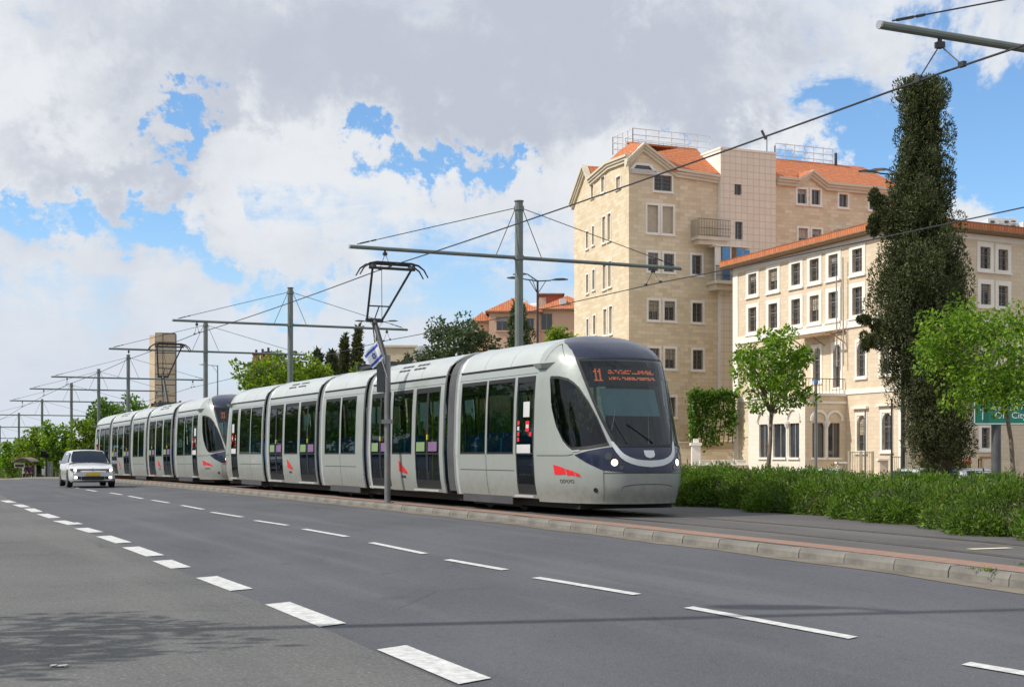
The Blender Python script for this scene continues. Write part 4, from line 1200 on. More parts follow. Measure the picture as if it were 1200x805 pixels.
    # terrace with white railing on top
    m = MB(); fr.box(m, 3.0, 8.0, 25.2, 25.6, -8.5, -4.0); m.build('terrace', M_trim, B)
    def railing(a, b, n):
        a, b = Vector(a), Vector(b); m = MB()
        for k in range(n + 1):
            p = a.lerp(b, k / n); m.bar(p, p + Vector((0, 0, 1.45)), .06)
        for h in (.45, .95, 1.45): m.bar(a + Vector((0, 0, h)), b + Vector((0, 0, h)), .05)
        m.build('railing', M_wmetal, B)
    railing(fr.P(2.3, 25.75, -3.6), fr.P(9.4, 25.75, -3.6), 6); railing(fr.P(2.3, 25.75, -3.6), fr.P(2.3, 25.75, -7.0), 4); railing(fr.P(2.3, 25.75, -7.0), fr.P(9.4, 25.75, -7.0), 6)
    railing(fr.P(16.2, 25.9, -4.2), fr.P(22.0, 25.9, -4.2), 6)
    # balconies
    m = MB(); fr.box(m, 5.5, 8.4, 17.95, 18.2, 0, 1.1); fr.box(m, 5.7, 8.2, 17.6, 17.95, 0, .9); bal = m.build('balcony', M_corn, B)
    m = MB()
    for k in range(21): t = 5.5 + 2.9 * k / 20; fr.box(m, t - .012, t + .012, 18.2, 19.55, 1.05, 1.08)
    for k in range(7): d = 1.06 * k / 6; fr.box(m, 5.49, 5.52, 18.2, 19.55, d, d + .025)
    for z in (18.3, 18.85, 19.55): fr.box(m, 5.48, 8.42, z - .02, z + .02, 1.04, 1.09)
    m.build('balcony_railing', M_grille, bal)
    m = MB(); fr.box(m, 6.85, 9.25, 14.55, 14.8, .0, 1.5); fr.box(m, 7.05, 9.05, 14.1, 14.55, .0, 1.2); bal = m.build('balcony', M_corn, B)
    m = MB()
    for k in range(15): t = 6.9 + 1.6 * k / 14; fr.box(m, t - .012, t + .012, 14.8, 15.9, 1.45, 1.48)
    fr.box(m, 6.85, 8.55, 15.88, 15.94, 1.43, 1.5); fr.box(m, 6.85, 8.55, 15.2, 15.24, 1.43, 1.5); m.build('balcony_railing', M_grille, bal)
    for (t0, t1, z0, z1) in ((7.5, 8.2, 14.85, 17.4), (8.8, 9.35, 16.0, 17.35), (9.45, 10.0, 15.9, 17.3)):
        m = MB(); n = 10; fr.box(m, t0, t1, z0, z1, 1.36, 1.39)
        for k in range(n): fr.box(m, t0 + .05, t1 - .05, z0 + (z1 - z0) * (k + .12) / n, z0 + (z1 - z0) * (k + .88) / n, 1.39, 1.41)
        m.build('blue_shutter', M_blue, bal)
    m = MB(); fr.box(m, 6.9, 7.4, 14.85, 17.5, 1.2, 1.30); fr.box(m, 8.2, 8.3, 14.85, 17.5, 1.3, 1.40); fr.box(m, 6.85, 10.15, 17.45, 17.55, .4, 1.45); m.build('balcony_frame', M_trim, bal)
    m = MB(); fr.box(m, 8.3, 8.75, 15.9, 17.4, 1.20, 1.25); m.build('pane', M_brown, bal)
    # plumbing and antennas
    m = MB(); m.tube([fs.P(13.6, 25.3, -2), fs.P(13.6, 27.2, -2)], .04, 6); m.tube([fs.P(13.5, 26.9, -2), fs.P(13.1, 27.6, -2)], .1, 6); m.build('antenna', M_dgrey, B)
    m = MB(); m.tube([fr.P(16.0, 25.9, -4), fr.P(16.0, 27.1, -4)], .05, 6); m.build('antenna', M_dgrey, B); m = MB(); m.tube([fr.P(22.2, 25.9, -4), fr.P(22.2, 27.0, -4)], .12, 8); m.build('vent_pipe', M_dgrey, B)
    # hidden back and top so the block is closed
    m = MB(); a, b, c = fr.P(0, base, 0), fr.P(27, base, 0), fr.P(27, base, -14); d = fl.P(13.1, base, 0)
    for p, q in ((b, c), (c, d)): m.poly([p, q, q + Vector((0, 0, 23 - base)), p + Vector((0, 0, 23 - base))], [(0, base), (14, base), (14, 23), (0, 23)])
    m.build('back_wall', M_stone, B)
tall_house()

# ---- pale four-storey stone house with an arched portico
def white_house():
    B = thing('school_house', 'pale stone house with white window surrounds, low orange roof and arched portico', 'building', (0, 0, 0))
    fl = Fac((23.2, 86.9), (-.344, .939))
    C = fl.P(-1.6, 0); fr = Fac((C.x, C.y), (.87, .493))
    T0, T1, Z0, ZT = -1.6, 19.4, -2.5, 15.1
    tx = [(2.70, 3.80), (5.45, 6.55), (7.72, 8.84), (10.05, 11.18), (13.05, 14.25), (15.95, 17.12)]
    up = [(a, b, 12.92, 14.40) for a, b in tx] + [(a, b, 10.2, 11.95) for a, b in tx]
    a3 = [(7.55, 8.45, 6.2, 8.45), (5.16, 6.0, 5.66, 8.45), (2.38, 3.30, 6.25, 8.42), (-.25, .72, 6.3, 8.4), (10.3, 11.2, 6.2, 8.45), (13.2, 14.1, 6.2, 8.4), (16, 16.9, 6.2, 8.4)]
    g0 = [(2.38, 3.28, 1.5, 3.75), (-.38, .58, 1.55, 3.85)]
    wall(fl, 'front_wall', M_wstone, B, T0, T1, Z0, ZT, up + a3 + g0)
    for w in up: window(fl, B, *w, sw=.34, head=.28, proud=.05, style='cross')
    for w in a3 + g0: window(fl, B, *w, sw=.20, proud=.05, arch=True, style='cross', sill=w[2] != 5.66)
    for (a, b, c, d) in g0:
        m = MB(); fl.box(m, a - .35, b + .4, d + .42, d + .58, 0, .22); m.build('hood_mould', M_trim, B)
    # white bands: corner strips, frieze, string courses
    for (t0, t1, z0, z1, pr) in ((T0, T0 + .45, Z0, ZT, .055), (T1 - .75, T1, Z0, ZT, .055), (T0 + .45, T1 - .75, 14.72, ZT, .045), (T0 + .45, T1 - .75, 9.55, 9.95, .06), (T0 + .45, T1 - .75, 9.42, 9.55, .12), (T0 + .45, T1 - .75, 5.15, 5.45, .07)):
        m = MB(); fl.box(m, t0, t1, z0, z1, -.02, pr); m.build('stone_band', M_trim, B)
    # right face
    rects = [(1148.3, 289.6, 1160.2, 315), (1169.4, 292.6, 1180.9, 317), (1149, 333, 1160.7, 357), (1169.7, 335, 1180.9, 359)]
    ops = []
    for (x0, y0, x1, y1) in rects:
        t0, _ = fr.at(x0, y0); t1, _ = fr.at(x1, y0); tm, zt = fr.at((x0 + x1) / 2, y0); _, zb = fr.at((x0 + x1) / 2, y1); ops.append((t0, t1, zb, zt))
    t0, _ = fr.at(1150, 501); t1, _ = fr.at(1159.5, 501); _, zt = fr.at(1155, 501); _, zb = fr.at(1155, 525); ops.append((t0, t1, zb, zt))
    tA = ops[0][0]; ops += [(tA - 3.4, tA - 2.4, 13.1, 14.5), (tA + 4.6, tA + 5.5, 13.1, 14.5), (tA + 6.3, tA + 7.2, 13.1, 14.5), (tA + 4.6, tA + 5.5, 10.7, 12.1), (tA + 6.3, tA + 7.2, 10.7, 12.1), (tA + .4, tA + 1.3, 6.2, 8.2), (tA + 2.4, tA + 3.3, 6.2, 8.2)]
    wall(fr, 'side_wall', M_wstone, B, 0, 22, Z0, ZT, ops)
    for k, w in enumerate(ops): window(fr, B, *w, sw=.28, head=.3, proud=.05, style='cross')
    m = MB(); fr.box(m, .02, 22, 14.75, ZT, -.02, .045); m.build('stone_band', M_trim, B); m = MB(); fr.box(m, .02, 22, 9.45, 9.8, -.02, .06); m.build('stone_band', M_trim, B)
    # back walls
    m = MB(); a = fl.P(T1, Z0, 0); b = a + fr.e * 22; c = fr.P(22, Z0)
    for p, q in ((a, b), (b, c)): m.poly([p, q, q + Vector((0, 0, ZT - Z0)), p + Vector((0, 0, ZT - Z0))], [(0, 0), (20, 0), (20, 17), (0, 17)])
    m.build('back_wall', M_wstone, B)
    # soffit and hipped tile roof
    o = .75
    e1 = fl.P(T0, 0, o) - fr.e * 0 + fr.n * o; e2 = fl.P(T1 + o, 0, o); e3 = fr.P(22 + o, 0, o); e4 = e2 + fr.e * (22 + 2 * o)
    zE = ZT + .22
    m = MB(); P4 = [Vector((p.x, p.y, ZT + .02)) for p in (e1, e2, e4, e3)]; m.prism(P4, (0, 0, .16)); fix_normals(m.build('soffit', M_brown, B))
    for p, q in ((e1, e2), (e1, e3)):
        m = MB(); m.tube([Vector((p.x, p.y, ZT + .16)), Vector((q.x, q.y, ZT + .16))], .09, 8); m.build('gutter', M_brown, B)
    mid = (e1 + e2 + e3 + e4) / 4; r1 = e1.lerp(e3, .5).lerp(mid, .55); r2 = e2.lerp(e4, .5).lerp(mid, .55); zR = ZT + 1.5
    zE = ZT + .62; E_ = lambda p: Vector((p.x, p.y, zE)); R_ = lambda p: Vector((p.x, p.y, zR))
    roof_plane('roof', M_tiles, B, [E_(e1), E_(e2), R_(r2), R_(r1)], thick=.42); roof_plane('roof', M_tiles, B, [E_(e3), E_(e1), R_(r1), R_(r1) + Vector((.01, 0, 0))], thick=.42); roof_plane('roof', M_tiles, B, [E_(e4), E_(e3), R_(r1), R_(r2)], thick=.42); roof_plane('roof', M_tiles, B, [E_(e2), E_(e4), R_(r2), R_(r2) + Vector((.01, 0, 0))], thick=.42)
    # portico
    D = 3.06; fp = fl.off(D); TP0, _ = fp.at(943.5, 500); TP1, _ = fp.at(877, 500)
    zt = fp.at(943.5, 457)[1]; zpar = fp.at(943.5, 457.5)[1]
    S5 = lambda x, y: (840 + x / 4.733, 400 + y / 4.733)
    def rect(x0, y0, x1, y1, f=fp):
        ta = f.at(*S5(x0, y0))[0]; tb = f.at(*S5(x1, y0))[0]; xm = (x0 + x1) / 2
        return (min(ta, tb), max(ta, tb), f.at(*S5(xm, y1))[1], f.at(*S5(xm, y0))[1])
    arc = [rect(235, 468, 284, 652), rect(312, 456, 383, 642), rect(400, 446, 457, 634)]
    zb = sum(r[2] for r in arc) / 3; zh = sum(r[3] for r in arc) / 3
    arc = [(a, b, zb, zh) for a, b, _, _ in arc]
    PZ = 5.05
    wall(fp, 'portico_front', M_wstone if False else M_trim_uv, B, TP0, TP1, Z0, PZ, arc, reveal=.15)
    # its right side
    sd = Fac((fp.P(TP0, 0).x, fp.P(TP0, 0).y), (-fl.n.x, -fl.n.y)); sd.n = -fl.e
    arcs = [rect(530, 442, 597, 632, sd), rect(618, 446, 683, 635, sd)]
    arcs = [(a, b, zb, zh) for a, b, _, _ in arcs]
    wall(sd, 'portico_side', M_wstone, B, 0, D, Z0, PZ, arcs, reveal=.15)
    for f, A in ((fp, arc), (sd, arcs)):
        for (a, b, c, d) in A:
            cx, R = (a + b) / 2, (b - a) / 2 + .14
            m = MB(); n = 12
            for k in range(n):
                p, q = PI * k / n, PI * (k + 1) / n
                f.bar(m, (cx + R * math.cos(p), d + .12 + R * math.sin(p) * 1.1, .05), (cx + R * math.cos(q), d + .12 + R * math.sin(q) * 1.1, .05), .16, .15)
            m.build('arch_ring', M_trim, B)
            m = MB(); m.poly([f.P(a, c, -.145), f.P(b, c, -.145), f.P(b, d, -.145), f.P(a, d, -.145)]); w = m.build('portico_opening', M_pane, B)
            m = MB(); f.box(m, cx - .03, cx + .03, c, d, -.143, -.11); m.build('frame', M_frame, w)
            m = MB(); f.box(m, a - .1, b + .1, c - .14, c, -.02, .12); m.build('sill', M_trim, w)
        for (p, q) in zip(A, A[1:]):
            cx = (p[0] + q[1]) / 2 if p[0] > q[0] else (p[1] + q[0]) / 2
            m = MB(); m.tube([f.P(cx, zb, -.02), f.P(cx, zh - .35, -.02)], .11, 10); m.build('column', M_trim, B)
            m = MB(); m.tube([f.P(cx, zh - .35, -.02), f.P(cx, zh - .25, -.02), f.P(cx, zh - .02, -.02), f.P(cx, zh + .12, -.02)], [.11, .16, .26, .28], 10); m.build('capital', M_trim, B)
    for z0, z1, pr in ((4.55, 4.70, .08), (PZ, PZ + .16, .14)):
        m = MB(); fp.box(m, TP0 - pr, TP1 + pr, z0, z1, -.02, pr); m.build('portico_cornice', M_trim, B); m = MB(); sd.box(m, .0, D, z0, z1, -.02, pr - .003); m.build('portico_cornice', M_trim, B)
    m = MB(); fp.box(m, TP0 + .05, TP1, PZ - .1, PZ - .02, -D, -.02); m.build('portico_roof', M_trim, B)
    m = MB(); p = fp.P(TP1, Z0, 0); q = fp.P(TP1, Z0, -D); m.poly([p, q, q + Vector((0, 0, PZ - Z0)), p + Vector((0, 0, PZ - Z0))], [(0, 0), (3, 0), (3, 7), (0, 7)]); m.build('portico_side', M_wstone, B)
    # terrace railing, awning and flag poles
    m = MB()
    for k in range(16): t = TP0 + .1 + (TP1 - TP0 - .2) * k / 15; fp.box(m, t - .012, t + .012, PZ + .16, PZ + 1.1, -.15, -.12)
    fp.box(m, TP0, TP1, PZ + 1.08, PZ + 1.13, -.17, -.1); m.build('terrace_railing', M_grille, B)
    m = MB()
    for k in range(12): d = D * k / 12; sd.box(m, d + .1, d + .125, PZ + .16, PZ + 1.1, -.15, -.12)
    sd.box(m, 0, D, PZ + 1.08, PZ + 1.13, -.17, -.1); m.build('terrace_railing', M_grille, B)
    m = MB()
    fl.box(m, 4.5, 9.6, 9.22, 9.34, .1, .22); fl.box(m, 4.5, 9.6, 9.0, 9.1, 1.1, 1.2)
    for t in (4.6, 7.0, 9.4): fl.bar(m, (t, 9.28, .1), (t, 9.05, 1.15), .08); fl.bar(m, (t, 8.5, .05), (t, 9.05, 1.0), .06)
    m.build('awning_frame', M_brown, B)
    m = MB(); m.poly([fl.P(5.9, 9.33, .1), fl.P(9.6, 9.33, .1), fl.P(9.6, 9.1, 1.2), fl.P(5.9, 9.1, 1.2)]); m.build('awning_sheet', M_brown, B)
    for t, z1 in ((5.15, 12.9), (4.40, 14.0)):
        m = MB(); m.tube([fl.P(t, 7.0, .3), fl.P(t, z1, .35)], .045, 8); m.box(0, 0, 0, 0, 0, 0) if False else None; m.build('drain_pipe', M_frame, B)
    m = MB(); fp.box(m, *(fp.at(877, 500)[0] + .0, fp.at(877, 500)[0] + .02), 2.7, 3.8, .0, .02); m.build('panel', M_corn, B)
    t0, t1 = fl.at(879, 500)[0], fl.at(870.5, 500)[0]; m = MB(); fl.box(m, min(t0, t1), max(t0, t1), 2.55, 3.65, .0, .05); m.build('wall_plaque', M_cream, B)
M_trim_uv = stone_mat('white_ashlar', (.78, .72, .62), (.74, .68, .57), (.60, .54, .45), bw=.7, rh=.32, ms=.010, bump=.15, blot=.10)
white_house()

# ---- pink house with orange hipped roofs
def box_house(name, label, cx0, cx1, d, ytop, roofh, mats, parts, depth=9.0, group=None):
    pass
def hip(m_parent, x0, x1, y0, y1, z, h, o=.5, ridge=None):
    a, b, c, e = Vector((x0 - o, y0 - o, z)), Vector((x1 + o, y0 - o, z)), Vector((x1 + o, y1 + o, z)), Vector((x0 - o, y1 + o, z))
    w = min(x1 - x0, y1 - y0) / 2
    if (x1 - x0) > (y1 - y0): r1, r2 = Vector((x0 + w, (y0 + y1) / 2, z + h)), Vector((x1 - w, (y0 + y1) / 2, z + h))
    else: r1, r2 = Vector(((x0 + x1) / 2, y0 + w, z + h)), Vector(((x0 + x1) / 2, y1 - w + .01, z + h))
    if (x1 - x0) > (y1 - y0):
        roof_plane('roof', M_tiles, m_parent, [a, b, r2, r1]); roof_plane('roof', M_tiles, m_parent, [b, c, r2, r2 + Vector((0, .01, 0))]); roof_plane('roof', M_tiles, m_parent, [e, a, r1, r1 + Vector((0, .01, 0))]); roof_plane('roof', M_tiles, m_parent, [c, e, r1, r2])
    else:
        roof_plane('roof', M_tiles, m_parent, [a, b, r1, r1 + Vector((.01, 0, 0))]); roof_plane('roof', M_tiles, m_parent, [b, c, r2, r1]); roof_plane('roof', M_tiles, m_parent, [e, a, r1, r2]); roof_plane('roof', M_tiles, m_parent, [c, e, r2, r2 + Vector((.01, 0, 0))])
def pink_house():
    d = 150.0; X = lambda px: (px - 600) / F * d; Z = lambda py: CAMH + (HOR - py) / F * d
    B = thing('pink_house', 'salmon plaster house with orange hipped roofs and red-brown rooftop room', 'building')
    segs = [(X(556), X(573), d + 1.5, Z(376.5)), (X(573), X(632), d, Z(366.5)), (X(632), X(700), d + .6, Z(363))]
    for i, (x0, x1, y, z) in enumerate(segs):
        f = Fac((x0, y), (1, 0))
        wn = {0: [(.9 - .5, 1.2, -2.2, -.9)], 1: [(.8, 2.0, -1.9, -.45), (4.0, 4.8, -1.9, -.6)], 2: [(0.0 + .2, 1.7 - .3, -2.1, -.35), (4.0, 4.7, -1.5, -.35)]}[i]
        ops = [(a, b, z + c, z + e) for a, b, c, e in wn]
        wall(f, 'front_wall', M_plast_uv, B, 0, x1 - x0, -4, z, ops)
        for w in ops: window(f, B, *w, sw=.08, grille=False, trim=M_plast)
        m = MB(); m.box(x0, x1, y + 9, y + 9.1, -4, z); m.poly([(x0, y, -4), (x0, y + 9, -4), (x0, y + 9, z), (x0, y, z)]); m.poly([(x1, y, -4), (x1, y + 9, -4), (x1, y + 9, z), (x1, y, z)]); m.build('side_wall', M_plast, B)
        m = MB(); m.box(x0 - .35, x1 + .35, y - .45, y + 9.4, z, z + .14); m.build('eave', M_brown, B)
        hip(B, x0, x1, y, y + 9, z + .15, (1.75 if i else 1.1), o=.4)
    x0, x1, z0, z1 = X(633), X(661), Z(356), Z(340.5)
    m = MB(); m.box(x0, x1, d + 4, d + 8, z0 - 1, z1); r = m.build('rooftop_room', M_redb, B)
    m = MB(); m.box(x0 - .2, x1 + .2, d + 3.8, d + 8.2, z1, z1 + .15); m.build('flat_roof', M_brown, r)
    m = MB(); m.box(x0, x0 + .5 * (X(638) - x0) + .5, d + 3.97, d + 4.0, z0, z1 - .3); m.build('panel', M_shut, r)
    m = MB(); m.tube([(X(620), d + 2.5, Z(357)), (X(629), d + 2.5, Z(357))], .42, 12); m.build('water_tank', M_trim, B)
    m = MB(); m.box(X(615), X(619), d + 2.2, d + 2.9, Z(360), Z(349)); m.build('solar_frame', M_trim, B)
    m = MB(); m.box(X(656), X(664), d + 1.0, d + 2.2, Z(356), Z(349)); m.build('air_conditioner', M_wmetal, B)
M_plast_uv = stone_mat('pink_render', (.66, .45, .33), (.63, .42, .30), (.58, .39, .28), bw=2.0, rh=.8, ms=.006, bump=.05, blot=.2)
pink_house()

# ---- small background blocks
def low_block(name, label, px0, px1, d, ytop, mat, cap, wins=(), depth=6, group=None):
    X = lambda px: (px - 600) / F * d; z = CAMH + (HOR - ytop) / F * d
    B = thing(name, label, 'building', group=group)
    f = Fac((X(px0), d), (1, 0)); ops = [(X(a) - X(px0), X(b) - X(px0), CAMH + (HOR - y1) / F * d, CAMH + (HOR - y0) / F * d) for a, b, y0, y1 in wins]
    wall(f, 'front_wall', mat, B, 0, X(px1) - X(px0), -4, z, ops)
    for w in ops: window(f, B, *w, sw=.06, grille=False)
    m = MB(); x0, x1 = X(px0), X(px1)
    for a, b in (((x0, d), (x0, d + depth)), ((x1, d), (x1, d + depth)), ((x0, d + depth), (x1, d + depth))): m.poly([(a[0], a[1], -4), (b[0], b[1], -4), (b[0], b[1], z), (a[0], a[1], z)], [(0, 0), (depth, 0), (depth, z), (0, z)])
    m.build('side_wall', mat, B)
    m = MB(); m.box(x0 - .15, x1 + .15, d - .15, d + depth + .15, z, z + .18); m.build('flat_roof', cap, B)
    return B
low_block('stone_shed', 'low stone block with flat roof behind the flag and pantograph', 447, 487, 120, 407, M_stone, M_corn)
M_greyc = stone_mat('grey_cladding', (.40, .41, .42), (.37, .38, .40), (.30, .31, .33), bw=2.5, rh=.7, ms=.03)
low_block('grey_block', 'grey panelled block half hidden behind the small cypresses', 383, 412, 190, 414, M_greyc, M_trim)
def dish():
    B = thing('satellite_dish', 'grey satellite dish on a short post beside the low stone block', 'dish', pt(494, 422, 119))
    m = MB(); rows = []
    for i in range(6):
        r = .72 * i / 5; rows.append([Vector((r * math.cos(a), -.25 + r * r * .35, r * math.sin(a))) for a in [2 * PI * k / 18 for k in range(19)]])
    m.grid(rows); m.build('reflector', M_greyd, B, True, (0, 0, .5)); m = MB(); m.tube([(0, 0, -2.4), (0, 0, .4)], .05, 8); m.build('post', M_dgrey, B)
M_greyd = pm('dish_grey', (.30, .31, .32), .6, var=.1)
dish()
def chimney_house():
    d = 210.0; X = lambda px: (px - 600) / F * d; Z = lambda py: CAMH + (HOR - py) / F * d
    B = thing('brick_house', 'distant red brick stacks with grey wall showing over the green tree', 'building')
    m = MB(); m.box(X(290), X(330), d, d + 8, -6, Z(424)); m.build('wall', M_greyc, B)
    for (a, b, y) in ((297, 303, 416), (306, 309, 415), (311, 317.5, 413.5), (319.5, 325, 420)):
        m = MB(); m.box(X(a), X(b), d - .5, d + 1, Z(430), Z(y)); s = m.build('brick_stack', M_brickr, B)
        m = MB(); m.box(X(a) - .1, X(b) + .1, d - .6, d + 1.1, Z(y), Z(y) + .2); m.build('stack_cap', M_dgrey, s)
        m = MB(); m.tube([((X(a) + X(b)) / 2, d + .2, Z(y) + .2), ((X(a) + X(b)) / 2, d + .2, Z(y) + .8)], .18, 8); m.build('cowl', M_dgrey, s)
M_brickr = pm('red_brick', (.40, .13, .08), .85, var=.2)
chimney_house()
# stone memorial tower, built of panels
def tower():
    d = 128.0; X = lambda px: (px - 600) / F * d
    B = thing('stone_tower', 'slender beige stone-panelled tower rising behind the second tram', 'tower')
    f = Fac((X(181.5), d), (.985, .17)); L = (205 - 181.5) / F * d; zt = CAMH + (HOR - 388.5) / F * d
    core = MB(); f.box(core, .02, L - .02, -4, zt - .1, -2.0, -.03); core.build('core', M_dgrey, B)
    rh = 12.5 / F * d; z = zt; row = 0
    while z > 1.5:
        for k, (a, b) in enumerate(((0, .39), (.39, 1.0))):
            sl = -.26 * (a + b) / 2 if row == 0 else 0
            m = MB(); f.box(m, L * a + .035, L * b - .035, z - rh + .035, z - .035 + sl, -.05, .03 + .006 * ((row * 3 + k) % 3)); m.build('stone_panel', M_tpan, B)
        z -= rh; row += 1
    fl_ = Fac((X(181.5), d), (-.75, .66)); z = zt - .3 * rh
    row = 0
    while z > 1.5:
        m = MB(); fl_.box(m, .012, .85, z - rh + .012, z - .012, -.05, .004 * (row % 3)); m.build('stone_panel', M_tpan, B); z -= rh; row += 1
M_tpan = pm('tower_stone', (.56, .44, .31), .85, var=.14, scale=.5, bump=.15)
tower()
def highrise():
    d = 420.0; X = lambda px: (px - 600) / F * d; Z = lambda py: CAMH + (HOR - py) / F * d
    B = thing('highrise_block', 'distant white high-rise block with stacked balconies over the low orange roof', 'building')
    m = MB(); m.box(X(1158), X(1193), d, d + 14, 40, Z(256)); m.build('tower_wall', M_wmetal, B); m = MB(); m.box(X(1193.5), X(1225), d - 4, d + 10, 40, Z(262)); m.build('tower_wall', M_wmetal, B)
    for c in range(4):
        for r in range(5):
            x0 = X(1160.5 + c * 8.2); z = Z(259 + r * 5.2)
            m = MB(); m.box(x0, x0 + X(604.6) - X(600), d - .4, d - .05, z - .62, z + .0); w = m.build('window', M_shut if c == 1 else M_pane, B)
            if c in (1, 3): m = MB(); m.box(x0 - .1, x0 + 1.3, d - 1.3, d - .45, z - .9, z - .62); m.build('balcony', M_wmetal, w)
highrise()
# ------------------------------------------------------------------ vegetation
M_bark = pm('grey_bark', (.16, .13, .10), .9, var=.3, scale=4, bump=.5, bscale=18)
M_barkd = pm('cypress_bark', (.09, .065, .05), .95, var=.3, scale=5, bump=.6, bscale=20)
L_bright = leaf_mat('spring_leaf', (.05, .115, .010), (.17, .31, .024), (.36, .50, .055), .44)
L_mid = leaf_mat('summer_leaf', (.05, .12, .014), (.11, .21, .027), (.19, .32, .05), .38)
L_lime = leaf_mat('lime_leaf', (.07, .125, .010), (.18, .28, .022), (.36, .46, .05), .42)
L_dark = leaf_mat('dark_leaf', (.04, .065, .028), (.08, .12, .05), (.135, .185, .085), .22)
L_cyp = leaf_mat('cypress_leaf', (.026, .036, .012), (.070, .088, .030), (.170, .190, .075), .15, .7)
L_olive = leaf_mat('olive_conifer_leaf', (.04, .05, .025), (.075, .09, .04), (.12, .14, .06), .15, .7)
L_hedge = leaf_mat('hedge_leaf', (.034, .078, .008), (.105, .20, .018), (.24, .36, .04), .38)
L_hedge2 = leaf_mat('hedge_leaf_grey', (.05, .08, .02), (.11, .16, .04), (.20, .26, .08), .35)
L_dry = leaf_mat('dry_leaf', (.20, .09, .03), (.30, .15, .05), (.45, .22, .08), .3)

def cards(C, D, L, wr, rng, fold=.25):
    """leaf cards: base C, unit direction D, length L, width ratio wr"""
    n = len(C); r = rng.normal(size=(n, 3)); w = np.cross(D, r); w /= (np.linalg.norm(w, axis=1, keepdims=True) + 1e-9)
    nn = np.cross(w, D); L = L[:, None]; hw = L * wr / 2
    tip = C + D * L; mid = C + D * L * .48
    V = np.empty((n, 4, 3)); V[:, 0] = C; V[:, 1] = mid + w * hw + nn * hw * fold; V[:, 2] = tip; V[:, 3] = mid - w * hw + nn * hw * fold
    return V.reshape(-1, 3), np.arange(n * 4).reshape(n, 4)
def unit(a): return a / (np.linalg.norm(a, axis=1, keepdims=True) + 1e-9)
def clump_leaves(cl, per, size, rng, up=.0, wr=.55, shell=.35, outw=.7):
    """cl: array of (x,y,z,rx,rz)"""
    n = len(cl) * per; k = np.repeat(np.arange(len(cl)), per)
    d = unit(rng.normal(size=(n, 3))); rad = (shell + (1 - shell) * rng.random(n)) ** .6
    P = cl[k, :3] + d * rad[:, None] * np.stack([cl[k, 3], cl[k, 3], cl[k, 4]], 1)
    D = unit(d * outw + rng.normal(size=(n, 3)) * .6 + np.array([0, 0, up]))
    return cards(P, D, size * rng.uniform(.65, 1.3, n), wr, rng)
def leaf_part(name, V, Fq, mat, parent, loc=None):
    o = obj(name, raw_mesh(name, V, Fq, mat), parent, loc); o['kind'] = 'stuff'
    return o

def broadleaf(label, base, H, crown_z, rad, seed, mat, leaf=.16, nclump=60, per=45, trunk_r=.09, lean=(0, 0), group=None, name='street_tree', cat='tree', clr=(.5, .95), up=-.15, trunk_h=None, wr=.55, shape=1.0):
    """base: ground point; crown ellipsoid centred crown_z with radii rad=(rx,ry,rz)"""
    rng = np.random.default_rng(seed)
    T = thing(name, label, cat, base, group=group)
    cx, cy = lean
    th = trunk_h or (crown_z - rad[2] * .7)
    fork = Vector((cx * .5, cy * .5, th))
    m = MB(); m.tube([(0, 0, -.4), (cx * .12, cy * .1, th * .35), (cx * .3 + .04, cy * .3, th * .7), fork], [trunk_r * 1.25, trunk_r, trunk_r * .85, trunk_r * .75], 9); tr = m.build('trunk', M_bark, T, True)
    # clumps spread through the volume, none in the very middle
    cl = []
    while len(cl) < nclump:
        d = rng.normal(size=3); d /= np.linalg.norm(d); r = rng.uniform(.35, 1.0) ** .6
        wob = 1 + .22 * math.sin(d[0] * 5 + seed) * math.cos(d[1] * 4 + d[2] * 3 + seed * 2)
        p = np.array([cx, cy, crown_z]) + d * r * wob * np.array(rad) * .84
        s = rng.uniform(*clr) * min(rad) * .34
        cl.append((p[0], p[1], p[2], s, s * .75))
    cl = np.array(cl)
    V, Fq = clump_leaves(cl, per, leaf, rng, up=up, wr=wr)
    leaf_part('crown', V, Fq, mat, T)
    # limbs reach toward outer clumps
    idx = rng.choice(len(cl), size=min(9, len(cl)), replace=False)
    for i in idx:
        p = Vector(cl[i, :3]); mid = fork.lerp(p, .5) + Vector((0, 0, .12 * rad[2]))
        m = MB(); m.tube([fork - Vector((0, 0, trunk_r)), mid, p], [trunk_r * .5, trunk_r * .3, trunk_r * .12], 6); m.build('limb', M_bark, tr, True)
    return T

def groundpt(px, d):
    x = (px - 600) / F * d; return Vector((x, d, gz(x, d)))
def zat(py, d): return CAMH + (HOR - py) / F * d

# the two street trees in front of the pale house
b = groundpt(898, 49.5); broadleaf('young street tree with fresh green leaves and thin trunk before the arched portico', b, 7, zat(432, 49.5) - b.z, (1.6, 1.5, 1.8), 11, L_bright, .15, 62, 88, .085, lean=(.35, 0), up=-.25, trunk_h=zat(482, 49.5) - b.z, group=None)
b = groundpt(1192, 41.8); broadleaf('broad fresh green tree with slim leaning trunk before the green road sign', b, 7, zat(414, 41.8) - b.z, (2.45, 2.1, 1.95), 23, L_bright, .135, 120, 88, .075, lean=(-.75, 0), up=-.3, trunk_h=zat(470, 41.8) - b.z)

